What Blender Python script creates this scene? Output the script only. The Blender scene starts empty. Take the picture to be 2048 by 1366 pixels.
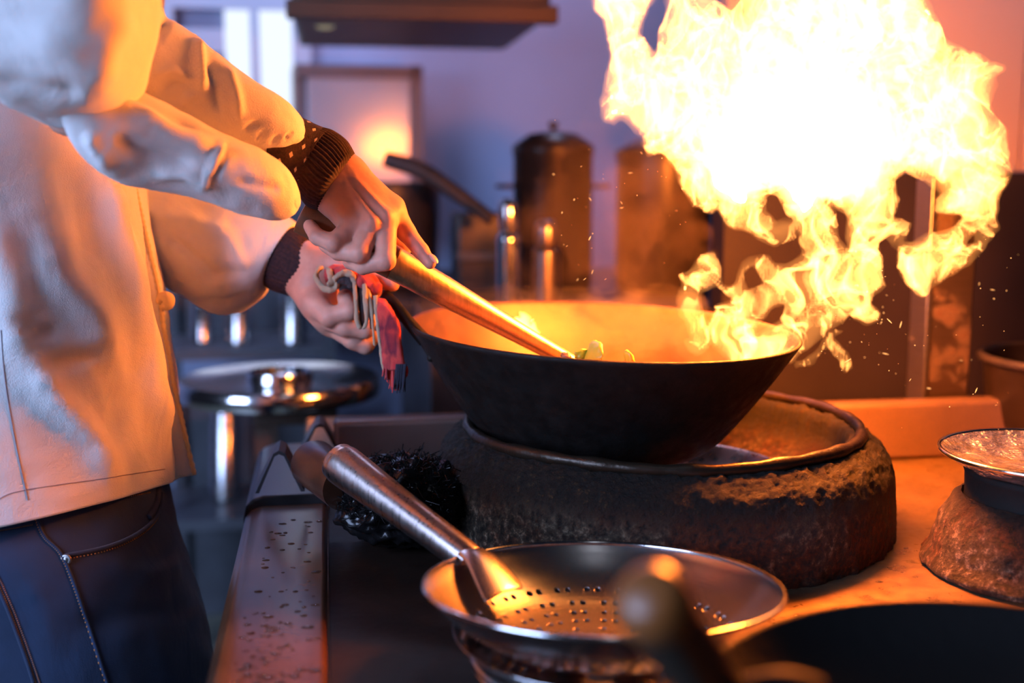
import bpy, bmesh, math, random
import numpy as np
from mathutils import Vector, Matrix

random.seed(7)
rng = np.random.default_rng(7)
SC = bpy.context.scene
COL = SC.collection

# ------------------------------------------------------------------ camera
FPX = 2276.0                       # focal length in pixels of a 2048 px wide frame (40 mm on 36 mm)
PITCH = math.atan((683 - 360) / FPX)
CAM = np.array([0.0, 0.0, 1.17])
FW = np.array([0.0, math.cos(PITCH), -math.sin(PITCH)])
UP = np.array([0.0, math.sin(PITCH), math.cos(PITCH)])
RT = np.array([1.0, 0.0, 0.0])
cd = bpy.data.cameras.new('camera')
cam = bpy.data.objects.new('camera', cd)
COL.objects.link(cam)
cam.location = CAM
cam.rotation_euler = (math.pi / 2 - PITCH, 0, 0)
cd.sensor_width = 36.0
cd.lens = 36.0 * FPX / 2048
cd.clip_start = 0.02
cd.clip_end = 100
cd.dof.use_dof = True
cd.dof.focus_distance = 1.10
cd.dof.aperture_fstop = 2.4
SC.camera = cam

# ------------------------------------------------------------------ world, lights, exposure
SC.view_settings.view_transform = 'Standard'
SC.view_settings.look = 'None'
SC.view_settings.exposure = 0.0
SC.view_settings.gamma = 1.0
w = bpy.data.worlds.new('kitchen_air')
SC.world = w
w.use_nodes = True
w.node_tree.nodes['Background'].inputs[0].default_value = (0.45, 0.50, 0.85, 1)
w.node_tree.nodes['Background'].inputs[1].default_value = 0.02


def area_light(name, loc, target, sx, sy, power, color):
    l = bpy.data.lights.new(name, 'AREA')
    l.shape = 'RECTANGLE'
    l.size, l.size_y, l.energy, l.color = sx, sy, power, color
    o = bpy.data.objects.new(name, l)
    COL.objects.link(o)
    o.location = loc
    d = Vector(target) - Vector(loc)
    o.rotation_euler = d.to_track_quat('-Z', 'Y').to_euler()
    return o


# daylight from the open side of the kitchen behind the cook, and the ceiling tubes
area_light('daylight_opening', (-1.95, -0.6, 1.75), (-0.35, 1.0, 1.05), 1.4, 1.4, 108, (0.45, 0.61, 1.0))
area_light('ceiling_tube_front', (0.15, 0.25, 2.5), (0.15, 0.25, 0), 0.12, 1.0, 0.8, (0.80, 0.87, 1.0))
area_light('ceiling_tube_back', (-0.5, 2.85, 2.55), (-0.5, 3.2, 0.8), 1.6, 0.25, 34, (0.56, 0.62, 1.0))

SC.cycles.max_bounces = 6
SC.cycles.diffuse_bounces = 3
SC.cycles.glossy_bounces = 4
SC.cycles.transmission_bounces = 4
SC.cycles.volume_bounces = 0

# ------------------------------------------------------------------ frame helpers


def ray(px, py):
    return FW + RT * ((px - 1024) / FPX) - UP * ((py - 683) / FPX)


def P(px, py, d):
    return CAM + ray(px, py) * d


def G(px, py, z):
    r = ray(px, py)
    return CAM + r * ((z - CAM[2]) / r[2])


def proj(v):
    v = np.asarray(v) - CAM
    d = v @ FW
    return 1024 + FPX * (v @ RT) / d, 683 - FPX * (v @ UP) / d


ORG = {}


def tag(o, label=None, cat=None, group=None, kind=None):
    for k, v in (('label', label), ('category', cat), ('group', group), ('kind', kind)):
        if v:
            o[k] = v
    return o


def thing(name, label, cat, loc, group=None):
    o = bpy.data.objects.new(name, None)
    COL.objects.link(o)
    o.location = [float(c) for c in loc]
    o.empty_display_size = 0.05
    ORG[o.name] = np.array(loc, float)
    return tag(o, label, cat, group)


def mk(name, V, faces, m, parent=None, org=None, smooth=True, uv=None, angle=None):
    V = np.asarray(V, np.float64)
    if parent is not None:
        org = ORG[parent.name]
    elif org is None:
        org = np.array([(V[:, 0].min() + V[:, 0].max()) / 2, (V[:, 1].min() + V[:, 1].max()) / 2, V[:, 2].min()])
    org = np.asarray(org, float)
    me = bpy.data.meshes.new(name)
    L = V - org
    if isinstance(faces, np.ndarray):
        n, k = faces.shape
        me.vertices.add(len(L))
        me.vertices.foreach_set('co', L.astype(np.float32).ravel())
        me.loops.add(n * k)
        me.loops.foreach_set('vertex_index', faces.astype(np.int32).ravel())
        me.polygons.add(n)
        me.polygons.foreach_set('loop_start', np.arange(0, n * k, k, dtype=np.int32))
        me.update(calc_edges=True)
    else:
        me.from_pydata(L.tolist(), [], faces)
        me.update()
    if smooth:
        me.polygons.foreach_set('use_smooth', [True] * len(me.polygons))
    if uv is not None:
        ul = me.uv_layers.new(name='UVMap')
        li = np.empty(len(me.loops), np.int32)
        me.loops.foreach_get('vertex_index', li)
        ul.data.foreach_set('uv', np.asarray(uv, np.float32)[li].ravel())
    me.materials.append(m)
    me.validate()
    o = bpy.data.objects.new(name, me)
    COL.objects.link(o)
    if parent is not None:
        o.parent = parent
    else:
        o.location = org
    ORG[o.name] = org
    if angle:
        try:
            me.set_sharp_from_angle(angle=math.radians(angle))
        except Exception:
            pass
    return o


def fix_normals(o):
    bm = bmesh.new()
    bm.from_mesh(o.data)
    bmesh.ops.recalc_face_normals(bm, faces=bm.faces)
    bm.to_mesh(o.data)
    bm.free()
    return o


class MB:
    """collects shapes that belong to one part"""

    def __init__(s):
        s.V, s.F = [], []
        s.n = 0

    def add(s, V, F):
        V = np.asarray(V, float)
        s.V.append(V)
        s.F += [tuple(int(i) + s.n for i in f) for f in F]
        s.n += len(V)
        return s

    def box(s, c, h, R=None):
        c, h = np.asarray(c, float), np.asarray(h, float)
        V = np.array([[x, y, z] for x in (-1, 1) for y in (-1, 1) for z in (-1, 1)], float) * h
        if R is not None:
            V = V @ np.asarray(R).T
        return s.add(V + c, [(0, 1, 3, 2), (4, 6, 7, 5), (0, 4, 5, 1), (2, 3, 7, 6), (0, 2, 6, 4), (1, 5, 7, 3)])

    def build(s, name, m, parent=None, smooth=False, bevel=0, **k):
        o = mk(name, np.vstack(s.V), s.F, m, parent, smooth=smooth, **k)
        fix_normals(o)
        if bevel:
            b = o.modifiers.new('bevel', 'BEVEL')
            b.width, b.segments, b.limit_method = bevel, 3, 'ANGLE'
            for p in o.data.polygons:
                p.use_smooth = True
            try:
                o.data.set_sharp_from_angle(angle=math.radians(40))
            except Exception:
                pass
        return o


def catmull(A, m):
    A = np.asarray(A, float)
    n = len(A)
    T = np.linspace(0, n - 1, m)
    out = []
    for t in T:
        i = min(int(t), n - 2)
        u = t - i
        p0, p1, p2, p3 = A[max(i - 1, 0)], A[i], A[i + 1], A[min(i + 2, n - 1)]
        out.append(0.5 * ((2 * p1) + (-p0 + p2) * u + (2 * p0 - 5 * p1 + 4 * p2 - p3) * u * u + (-p0 + 3 * p1 - 3 * p2 + p3) * u ** 3))
    return np.array(out)


def grid_faces(m, n, cap0=True, cap1=True):
    F = []
    for i in range(m - 1):
        for j in range(n):
            F.append((i * n + j, i * n + (j + 1) % n, (i + 1) * n + (j + 1) % n, (i + 1) * n + j))
    if cap0:
        F.append(tuple(range(n - 1, -1, -1)))
    if cap1:
        F.append(tuple((m - 1) * n + j for j in range(n)))
    return F


def ring_uv(m, n):
    u = np.tile(np.abs(np.linspace(0, 2, n, endpoint=False) - 1), m)
    v = np.repeat(np.linspace(0, 1, m), n)
    return np.stack([u, v], 1)


def vnormals(V, F):
    N = np.zeros_like(V)
    for f in F:
        if len(f) != 4:
            continue
        a, b, c, d = (V[i] for i in f)
        nn = np.cross(c - a, d - b)
        for i in f:
            N[i] += nn
    return N / (np.linalg.norm(N, axis=1, keepdims=True) + 1e-12)


def seg_d(px, py, a, b):
    ax, ay = a
    bx, by = b
    dx, dy = bx - ax, by - ay
    t = np.clip(((px - ax) * dx + (py - ay) * dy) / (dx * dx + dy * dy + 1e-9), 0, 1)
    return np.hypot(px - ax - t * dx, py - ay - t * dy), t


def folds_field(V, folds):
    """folds: (polyline of places, width in px, height in m); tapers at both ends"""
    v = V - CAM
    d = v @ FW
    px, py = 1024 + FPX * (v @ RT) / d, 683 - FPX * (v @ UP) / d
    out = np.zeros(len(V))
    for line, wd, h in folds:
        best = np.full(len(V), 1e9)
        tt = np.zeros(len(V))
        k = len(line) - 1
        for i in range(k):
            dd, t = seg_d(px, py, line[i], line[i + 1])
            s = dd < best
            best = np.where(s, dd, best)
            tt = np.where(s, (i + t) / k, tt)
        out += h * np.exp(-(best / wd) ** 2) * np.clip(np.sin(np.pi * np.clip(tt, 0.04, 0.96)) * 1.6, 0, 1)
    return out


def loft(secs, m=40, n=32, expo=2.0, folds=None, noise_amp=0.0, noise_scale=30.0, ribs=None, round_end=0, round_start=0):
    """secs: (ax, ay, bx, by, depth, half thickness in depth): limbs and garments as rings
    between an edge a and an edge b"""
    S = catmull(np.array(secs, float), m)
    rows = []
    an = np.linspace(0, 2 * math.pi, n, endpoint=False)
    c, s = np.cos(an), np.sin(an)
    ce = np.sign(c) * np.abs(c) ** (2 / expo)
    se = np.sign(s) * np.abs(s) ** (2 / expo)
    ringsV = []
    for ax, ay, bx, by, d, th in S:
        A, B = P(ax, ay, d), P(bx, by, d)
        ctr, e1 = (A + B) / 2, (B - A) / 2
        ringsV.append((ctr, e1, -FW * th))
    if round_end:
        ctr, e1, e2 = ringsV[-1]
        dv = ctr - ringsV[-2][0]
        dv = dv / (np.linalg.norm(dv) + 1e-9) * round_end
        for k in range(1, 7):
            q = k / 6 * math.pi / 2
            ringsV.append((ctr + dv * math.sin(q), e1 * max(math.cos(q), .02), e2 * max(math.cos(q), .02)))
    for ctr, e1, e2 in ringsV:
        rows.append(ctr + np.outer(ce, e1) + np.outer(se, e2))
    V = np.vstack(rows)
    mm = len(ringsV)
    F = grid_faces(mm, n)
    if folds or noise_amp or ribs:
        N = vnormals(V, F)
        ctrs = np.repeat(np.array([r[0] for r in ringsV]), n, axis=0)
        if np.sum(N * (V - ctrs)) < 0:
            N = -N
        disp = np.zeros(len(V))
        fade = np.repeat(np.clip((m + 2 - np.arange(mm)) / 3, 0, 1), n)
        if folds:
            near = np.clip(((V - ctrs) @ (-FW)) * 60 + 0.5, 0, 1)
            disp += folds_field(V, folds) * near
        if noise_amp:
            disp += noise_amp * fbm(V * noise_scale, 3)
        if ribs:
            disp += ribs[1] * np.tile(np.cos(an * ribs[0]), mm) * fade
        V = V + N * disp[:, None]
    return V, F, ring_uv(mm, n)


def tube(pts, rad, n=16, caps=True, m=None):
    pts = np.asarray(pts, float)
    rad = np.broadcast_to(np.asarray(rad, float), (len(pts),)).copy()
    if m:
        q = catmull(np.hstack([pts, rad[:, None]]), m)
        pts, rad = q[:, :3], q[:, 3]
    k = len(pts)
    T = np.gradient(pts, axis=0)
    T /= np.linalg.norm(T, axis=1, keepdims=True) + 1e-12
    a = np.array([0, 0, 1.0]) if abs(T[0][2]) < .9 else np.array([1.0, 0, 0])
    u = np.cross(T[0], a)
    u /= np.linalg.norm(u)
    rows = []
    for i in range(k):
        u = u - T[i] * (u @ T[i])
        u /= np.linalg.norm(u) + 1e-12
        v = np.cross(T[i], u)
        an = np.linspace(0, 2 * math.pi, n, endpoint=False)
        rows.append(pts[i] + rad[i] * (np.outer(np.cos(an), u) + np.outer(np.sin(an), v)))
    return np.vstack(rows), grid_faces(k, n, caps, caps)


def basis(axis):
    z = np.asarray(axis, float)
    z = z / np.linalg.norm(z)
    x = np.cross([0, 1.0, 0] if abs(z[1]) < .9 else [1.0, 0, 0], z)
    x /= np.linalg.norm(x)
    return np.stack([x, np.cross(z, x), z], 1)


def lathe(prof, c, axis=(0, 0, 1), n=64, closed=False):
    """prof: (r, h); first and last radius 0 close the shape; closed joins last to first"""
    B = basis(axis)
    an = np.linspace(0, 2 * math.pi, n, endpoint=False)
    V = []
    for r, h in prof:
        L = np.stack([r * np.cos(an), r * np.sin(an), np.full(n, h)], 1)
        V.append(L @ B.T + np.asarray(c))
    k = len(prof)
    F = grid_faces(k, n, False, False)
    if closed:
        F += [((k - 1) * n + j, (k - 1) * n + (j + 1) % n, (j + 1) % n, j) for j in range(n)]
    V = np.vstack(V)
    return V, F


def smooth_prof(p, m):
    return [tuple(q) for q in catmull(p, m)]


# ------------------------------------------------------------------ noise and iso-surfaces
_perm = rng.permutation(256)
_perm = np.concatenate([_perm, _perm, _perm])
_grad = rng.normal(size=(256, 3))
_grad = (_grad / np.linalg.norm(_grad, axis=1, keepdims=True)).astype(np.float32)


def perlin(p):
    p = np.asarray(p, np.float32)
    i = np.floor(p).astype(np.int64)
    f = p - i
    i &= 255
    u = f * f * f * (f * (f * 6 - 15) + 10)
    res = 0
    for dx in (0, 1):
        wx = u[..., 0] if dx else 1 - u[..., 0]
        for dy in (0, 1):
            wy = u[..., 1] if dy else 1 - u[..., 1]
            for dz in (0, 1):
                wz = u[..., 2] if dz else 1 - u[..., 2]
                h = _perm[_perm[_perm[(i[..., 0] + dx) & 255] + ((i[..., 1] + dy) & 255)] + ((i[..., 2] + dz) & 255)]
                g = _grad[h]
                dot = g[..., 0] * (f[..., 0] - dx) + g[..., 1] * (f[..., 1] - dy) + g[..., 2] * (f[..., 2] - dz)
                res = res + wx * wy * wz * dot
    return res * 1.5


def fbm(p, o=3):
    a, s, r = 1.0, 1.0, 0
    for k in range(o):
        r = r + a * perlin(np.asarray(p) * s + 17.3 * k)
        a *= .5
        s *= 2.03
    return r


def surface_nets(F, origin, axes, step):
    """closed iso-surface of F = 0 (F < 0 inside)"""
    F = F.astype(np.float32)
    sg = F < 0
    nx, ny, nz = F.shape
    cs = [sg[dx:nx - 1 + dx, dy:ny - 1 + dy, dz:nz - 1 + dz] for dx in (0, 1) for dy in (0, 1) for dz in (0, 1)]
    alln, anyn = cs[0].copy(), cs[0].copy()
    for q in cs[1:]:
        alln &= q
        anyn |= q
    idx = np.argwhere(anyn & ~alln)
    if not len(idx):
        return np.zeros((0, 3)), np.zeros((0, 4), int)
    vid = np.full((nx - 1, ny - 1, nz - 1), -1, np.int64)
    vid[idx[:, 0], idx[:, 1], idx[:, 2]] = np.arange(len(idx))
    corners = [(a, b, c) for a in (0, 1) for b in (0, 1) for c in (0, 1)]
    vals = {c: F[idx[:, 0] + c[0], idx[:, 1] + c[1], idx[:, 2] + c[2]] for c in corners}
    acc = np.zeros((len(idx), 3))
    cnt = np.zeros(len(idx))
    for c in corners:
        for ax in range(3):
            if c[ax] == 0:
                e = list(c)
                e[ax] = 1
                fa, fb = vals[c], vals[tuple(e)]
                cr = (fa < 0) != (fb < 0)
                t = np.where(cr, fa / np.where(cr, fa - fb, 1), 0)
                pt = np.array(c, float)[None] + np.eye(3)[ax][None] * t[:, None]
                acc += np.where(cr[:, None], pt, 0)
                cnt += cr
    Vl = idx + acc / cnt[:, None]
    quads = []
    for ax in range(3):
        o1, o2 = [(1, 2), (2, 0), (0, 1)][ax]
        sl0 = [slice(None)] * 3
        sl1 = [slice(None)] * 3
        sl0[ax] = slice(0, -1)
        sl1[ax] = slice(1, None)
        a, b = sg[tuple(sl0)], sg[tuple(sl1)]
        for flip, msk in ((False, a & ~b), (True, ~a & b)):
            e = np.argwhere(msk)
            ok = (e[:, o1] > 0) & (e[:, o2] > 0) & (e[:, o1] < F.shape[o1] - 1) & (e[:, o2] < F.shape[o2] - 1)
            e = e[ok]
            q = []
            for d1, d2 in ((0, 0), (1, 0), (1, 1), (0, 1)):
                k = e.copy()
                k[:, o1] -= 1 - d1
                k[:, o2] -= 1 - d2
                q.append(vid[k[:, 0], k[:, 1], k[:, 2]])
            q = np.stack(q, 1)
            quads.append(q[:, ::-1] if flip else q)
    Q = np.vstack(quads)
    Q = Q[(Q >= 0).all(1)]
    V = np.asarray(origin) + (Vl * step) @ np.asarray(axes)
    return V, Q


def smin(a, b, k):
    h = np.clip(0.5 + 0.5 * (b - a) / k, 0, 1)
    return b + (a - b) * h - k * h * (1 - h)


def cone_sdf(X, a, b, ra, rb):
    a, b = np.asarray(a, np.float32), np.asarray(b, np.float32)
    ab = b - a
    t = np.clip(((X - a) @ ab) / (ab @ ab + 1e-12), 0, 1)
    return np.linalg.norm(X - a - t[..., None] * ab, axis=-1) - (ra + (rb - ra) * t)


def box_grid(lo, hi, step):
    n = np.ceil((np.asarray(hi) - lo) / step).astype(int) + 1
    ax = [lo[i] + step * np.arange(n[i]) for i in range(3)]
    return np.stack(np.meshgrid(*ax, indexing='ij'), -1).astype(np.float32)


# ------------------------------------------------------------------ materials


class NT:
    def __init__(s, name):
        s.m = bpy.data.materials.new(name)
        s.m.use_nodes = True
        s.t = s.m.node_tree
        s.b = s.t.nodes['Principled BSDF']
        s.co = None

    def node(s, kind, **k):
        nd = s.t.nodes.new(kind)
        for a, v in k.items():
            setattr(nd, a, v)
        return nd

    def coord(s, kind='Object'):
        if s.co is None:
            s.co = s.node('ShaderNodeTexCoord')
        return s.co.outputs[kind]

    def link(s, a, b):
        s.t.links.new(a, b)

    def noise(s, scale, detail=4, rough=.55, stretch=None, dist=0):
        nz = s.node('ShaderNodeTexNoise')
        nz.inputs['Scale'].default_value = scale
        nz.inputs['Detail'].default_value = detail
        nz.inputs['Roughness'].default_value = rough
        nz.inputs['Distortion'].default_value = dist
        if stretch:
            mp = s.node('ShaderNodeMapping')
            mp.inputs['Scale'].default_value = stretch
            s.link(s.coord(), mp.inputs[0])
            s.link(mp.outputs[0], nz.inputs['Vector'])
        else:
            s.link(s.coord(), nz.inputs['Vector'])
        return nz.outputs['Fac']

    def ramp(s, fac, stops):
        r = s.node('ShaderNodeValToRGB')
        e = r.color_ramp.elements
        while len(e) < len(stops):
            e.new(.5)
        for i, (p, c) in enumerate(stops):
            e[i].position = p
            e[i].color = c if len(c) == 4 else (*c, 1)
        s.link(fac, r.inputs[0])
        return r.outputs[0]

    def mix(s, fac, a, b):
        x = s.node('ShaderNodeMix', data_type='RGBA')
        for k, v in ((0, fac), (6, a), (7, b)):
            if hasattr(v, 'links'):
                s.link(v, x.inputs[k])
            elif k == 0:
                x.inputs[0].default_value = v
            else:
                x.inputs[k].default_value = (*v, 1)
        return x.outputs[2]

    def bump(s, h, strength=.3, dist=.002):
        b = s.node('ShaderNodeBump')
        b.inputs['Strength'].default_value = strength
        b.inputs['Distance'].default_value = dist
        s.link(h, b.inputs['Height'])
        s.link(b.outputs[0], s.b.inputs['Normal'])

    def set(s, col=None, rough=None, metal=None, **k):
        for key, v in (('Base Color', col), ('Roughness', rough), ('Metallic', metal), *k.items()):
            if v is None:
                continue
            i = s.b.inputs[key.replace('_', ' ')]
            if hasattr(v, 'links'):
                s.link(v, i)
            elif isinstance(v, tuple) and len(v) == 3:
                i.default_value = (*v, 1) if len(i.default_value) == 4 else v
            else:
                i.default_value = v
        return s


def plain(name, col, rough=.5, metal=0, bump=None, vary=.0, scale=20, **k):
    t = NT(name)
    c = col
    if vary:
        c = t.ramp(t.noise(scale, 5), [(.3, tuple(x * (1 - vary) for x in col)), (.7, tuple(min(1, x * (1 + vary)) for x in col))])
    t.set(c, rough, metal, **k)
    if bump:
        t.bump(t.noise(bump[0], 4), bump[1], bump[2] if len(bump) > 2 else .002)
    return t.m


def emission(name, col, strength):
    m = bpy.data.materials.new(name)
    m.use_nodes = True
    t = m.node_tree
    t.nodes.clear()
    o = t.nodes.new('ShaderNodeOutputMaterial')
    e = t.nodes.new('ShaderNodeEmission')
    e.inputs[0].default_value = (*col, 1)
    e.inputs[1].default_value = strength
    t.links.new(e.outputs[0], o.inputs['Surface'])
    return m


def glow_volume(name, col, strength):
    m = bpy.data.materials.new(name)
    m.use_nodes = True
    t = m.node_tree
    t.nodes.clear()
    o = t.nodes.new('ShaderNodeOutputMaterial')
    e = t.nodes.new('ShaderNodeEmission')
    e.inputs[0].default_value = (*col, 1)
    e.inputs[1].default_value = strength
    t.links.new(e.outputs[0], o.inputs['Volume'])
    return m


def smoke_volume(name, col, density):
    m = bpy.data.materials.new(name)
    m.use_nodes = True
    t = m.node_tree
    t.nodes.clear()
    o = t.nodes.new('ShaderNodeOutputMaterial')
    e = t.nodes.new('ShaderNodeVolumeScatter')
    e.inputs['Color'].default_value = (*col, 1)
    e.inputs['Density'].default_value = density
    e.inputs['Anisotropy'].default_value = .2
    t.links.new(e.outputs[0], o.inputs['Volume'])
    return m


def steel(name, col=(.55, .55, .56), rough=.3, scratch=(4, 4, 90), spots=0, dirt=None):
    t = NT(name)
    n = t.noise(6, 6, .6, scratch)
    c = t.ramp(n, [(.3, tuple(x * .75 for x in col)), (.7, col)])
    if dirt:
        d = t.ramp(t.noise(dirt[0], 6, .65), [(dirt[1], (0, 0, 0)), (dirt[1] + .16, (1, 1, 1))])
        c = t.mix(d, c, dirt[2])
        rr = t.mix(d, (rough,) * 3, (.75,) * 3)
        t.set(c, rr, t.mix(d, (1,) * 3, (.2,) * 3))
    else:
        t.set(c, t.ramp(n, [(.2, (rough * .75,) * 3), (.8, (rough * 1.3,) * 3)]), 1.0)
    t.bump(t.noise(12, 3, .5, scratch), .03, .0004)
    return t.m


M = {}


def fabric(name, col, weave=900, var=.04, rough=.9, wr=.35):
    t = NT(name)
    c = t.ramp(t.noise(9, 4), [(.3, tuple(x * (1 - var) for x in col)), (.7, col)])
    t.set(c, rough, 0, Sheen_Weight=.15)
    a = t.noise(weave, 2)
    b = t.noise(16, 4, .5, (1, 1, .6), 1.2)
    ad = t.node('ShaderNodeMath', operation='MULTIPLY_ADD')
    t.link(b, ad.inputs[0])
    ad.inputs[1].default_value = 6.0
    t.link(a, ad.inputs[2])
    t.bump(ad.outputs[0], wr, .0022)
    return t.m


M['jacket'] = fabric('jacket_cotton', (.80, .79, .81))
M['piping'] = fabric('piping_cotton', (.80, .66, .42), var=.1)
M['thread'] = plain('orange_thread', (.42, .17, .06), .8)
M['jeans'] = fabric('blue_denim', (.012, .034, .095), 1500, .45, wr=.3)
M['pocket'] = plain('pocket_lining', (.03, .035, .07), .9)


def knit_mat(name, dots):
    t = NT(name)
    base = t.ramp(t.noise(250, 3), [(.35, (.018, .011, .018)), (.7, (.055, .022, .026))])
    if dots:
        uv = t.coord('UV')
        sp = t.node('ShaderNodeSeparateXYZ')
        t.link(uv, sp.inputs[0])

        def mth(op, a, b=None, c=None):
            q = t.node('ShaderNodeMath', operation=op)
            for i, v in enumerate((a, b, c)):
                if v is None:
                    continue
                if hasattr(v, 'links'):
                    t.link(v, q.inputs[i])
                else:
                    q.inputs[i].default_value = v
            return q.outputs[0]
        U = mth('MULTIPLY', sp.outputs[0], 4.5)
        Vv = mth('MULTIPLY', sp.outputs[1], 5.0)
        row = mth('FLOOR', Vv)
        off = mth('MULTIPLY', mth('MODULO', row, 2.0), .5)
        fu = mth('SUBTRACT', mth('FRACT', mth('ADD', U, off)), .5)
        fv = mth('SUBTRACT', mth('FRACT', Vv), .5)
        dd = mth('ADD', mth('ABSOLUTE', mth('MULTIPLY', fu, 1.0)), mth('ABSOLUTE', mth('MULTIPLY', fv, .62)))
        k = mth('LESS_THAN', dd, .14)
        base = t.mix(k, base, (.62, .50, .40))
    t.set(base, .95, 0)
    t.bump(t.noise(700, 2), .5, .001)
    return t.m


M['knit'] = knit_mat('dotted_knit', True)
M['rib'] = knit_mat('ribbed_knit', False)


def skin_mat():
    t = NT('skin')
    c = t.ramp(t.noise(40, 4), [(.3, (.58, .27, .21)), (.7, (.70, .37, .29))])
    t.set(c, .5, 0, Subsurface_Weight=.12, Subsurface_Radius=(.008, .003, .0015), Specular_IOR_Level=.35)
    t.bump(t.noise(160, 5, .6), .16, .0012)
    return t.m


M['skin'] = skin_mat()
M['nail'] = plain('nail', (.75, .45, .38), .3)
M['hair'] = plain('black_hair', (.012, .01, .01), .5)
M['wood'] = plain('dark_handle_wood', (.16, .06, .025), .45, vary=.5, scale=30)
M['brass'] = steel('warm_polished_steel', (.86, .66, .38), .38, (60, 60, 4))
M['sooty'] = NT('seasoned_iron')
_c = M['sooty'].ramp(M['sooty'].noise(28, 6, .7), [(.3, (.004, .003, .0025)), (.62, (.010, .006, .005)), (.8, (.035, .018, .010))])
M['sooty'].set(_c, M['sooty'].ramp(M['sooty'].noise(60, 4), [(.3, (.5,) * 3), (.7, (.8,) * 3)]), 0, Specular_IOR_Level=.22)
M['sooty'].bump(M['sooty'].noise(120, 5, .7), .35, .0015)
M['sooty'] = M['sooty'].m
M['black'] = plain('black_iron', (.005, .0045, .0045), .75, 0, (90, .3), Specular_IOR_Level=.2)
M['skim'] = plain('satin_steel', (.44, .41, .41), .27, 1.0, (10, .05, .001), vary=.1, scale=8)
M['ledge'] = plain('dull_ledge_steel', (.15, .095, .085), .4, .2, vary=.2, scale=9)


def wok_inside():
    t = NT('oiled_iron')
    t.set(t.ramp(t.noise(14, 5), [(.3, (.085, .036, .016)), (.7, (.17, .08, .036))]), .45, .3)
    t.bump(t.noise(60, 4), .2, .001)
    return t.m


M['wok_in'] = wok_inside()


def crust():
    t = NT('burnt_iron_ring')
    n1 = t.noise(13, 8, .62)
    n2 = t.noise(130, 8, .72)
    n3 = t.noise(5, 3, .5)
    base = t.ramp(n2, [(.40, (.012, .008, .006)), (.54, (.066, .045, .029)), (.68, (.34, .26, .18))])
    rust = t.ramp(n2, [(.40, (.007, .004, .003)), (.55, (.075, .018, .006)), (.72, (.20, .06, .018))])
    c = t.mix(t.ramp(n1, [(.43, (0, 0, 0)), (.56, (1, 1, 1))]), base, rust)
    # soot is thick on the shoulder, as baked-on burnt grease
    sep = t.node('ShaderNodeSeparateXYZ')
    t.link(t.coord('Object'), sep.inputs[0])
    ad = t.node('ShaderNodeMath', operation='MULTIPLY_ADD')
    t.link(n2, ad.inputs[0])
    ad.inputs[1].default_value = .09
    t.link(sep.outputs[2], ad.inputs[2])
    soot = t.ramp(ad.outputs[0], [(.100, (0, 0, 0)), (.125, (1, 1, 1))])
    greas = t.ramp(n2, [(.42, (.003, .002, .0015)), (.58, (.011, .006, .003)), (.72, (.085, .043, .015))])
    c = t.mix(soot, c, greas)
    t.set(c, t.ramp(n2, [(.3, (.5,) * 3), (.7, (.9,) * 3)]), 0, Specular_IOR_Level=.3)
    t.bump(n2, 1.0, .006)
    return t.m


M['crust'] = crust()
M['steel'] = steel('brushed_steel', (.60, .60, .62), .24)
M['pol'] = steel('polished_steel', (.70, .69, .70), .14, (30, 30, 8))
M['handle'] = steel('handle_steel', (.46, .38, .36), .30, (60, 60, 6))
M['dull'] = steel('dull_steel', (.34, .32, .32), .42, dirt=(14, .60, (.05, .03, .02)))
M['burnt'] = steel('burnt_steel', (.30, .22, .17), .45, dirt=(18, .50, (.06, .022, .010)))


def stove_top():
    t = NT('wet_range_top')
    n = t.noise(7, 6, .6)
    n2 = t.noise(40, 5, .65)
    c = t.ramp(n, [(.30, (.13, .10, .075)), (.55, (.28, .185, .11)), (.75, (.36, .25, .16))])
    c = t.mix(t.ramp(n2, [(.60, (0, 0, 0)), (.72, (1, 1, 1))]), c, (.05, .03, .02))
    t.set(c, t.ramp(n2, [(.3, (.22,) * 3), (.7, (.5,) * 3)]), .65)
    t.bump(n2, .25, .002)
    return t.m


M['top'] = stove_top()
M['trough'] = plain('greasy_dark_plate', (.012, .006, .004), .55, 0, (30, .5), vary=.5, scale=12, Specular_IOR_Level=.2)
M['rail'] = plain('wet_rail_steel', (.085, .034, .017), .24, .0, (9, .15, .002), vary=.4, scale=14, Specular_IOR_Level=.4)
M['water'] = plain('water_drop', (.9, .9, .9), .04, 0, Transmission_Weight=1.0, IOR=1.33)
M['wire'] = plain('black_wire', (.012, .011, .012), .25, .6)
M['greenveg'] = plain('green_leaf', (.32, .42, .03), .4)
M['yelveg'] = plain('yellow_pepper', (.75, .45, .03), .35)
M['meat'] = plain('browned_meat', (.28, .12, .05), .4)
M['cream'] = fabric('cream_rag', (.40, .29, .20), 600, .1)
M['char'] = fabric('charcoal_rag', (.045, .035, .045), 600, .2)


def plaid():
    t = NT('red_plaid_rag')
    t.set(t.ramp(t.noise(18, 3, .5, (3, 3, .5)), [(.42, (.55, .03, .035)), (.52, (.62, .06, .05)), (.60, (.16, .012, .03)), (.70, (.30, .02, .03))]), .95, 0, Sheen_Weight=.2)
    t.bump(t.noise(700, 2), .5, .001)
    return t.m


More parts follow.
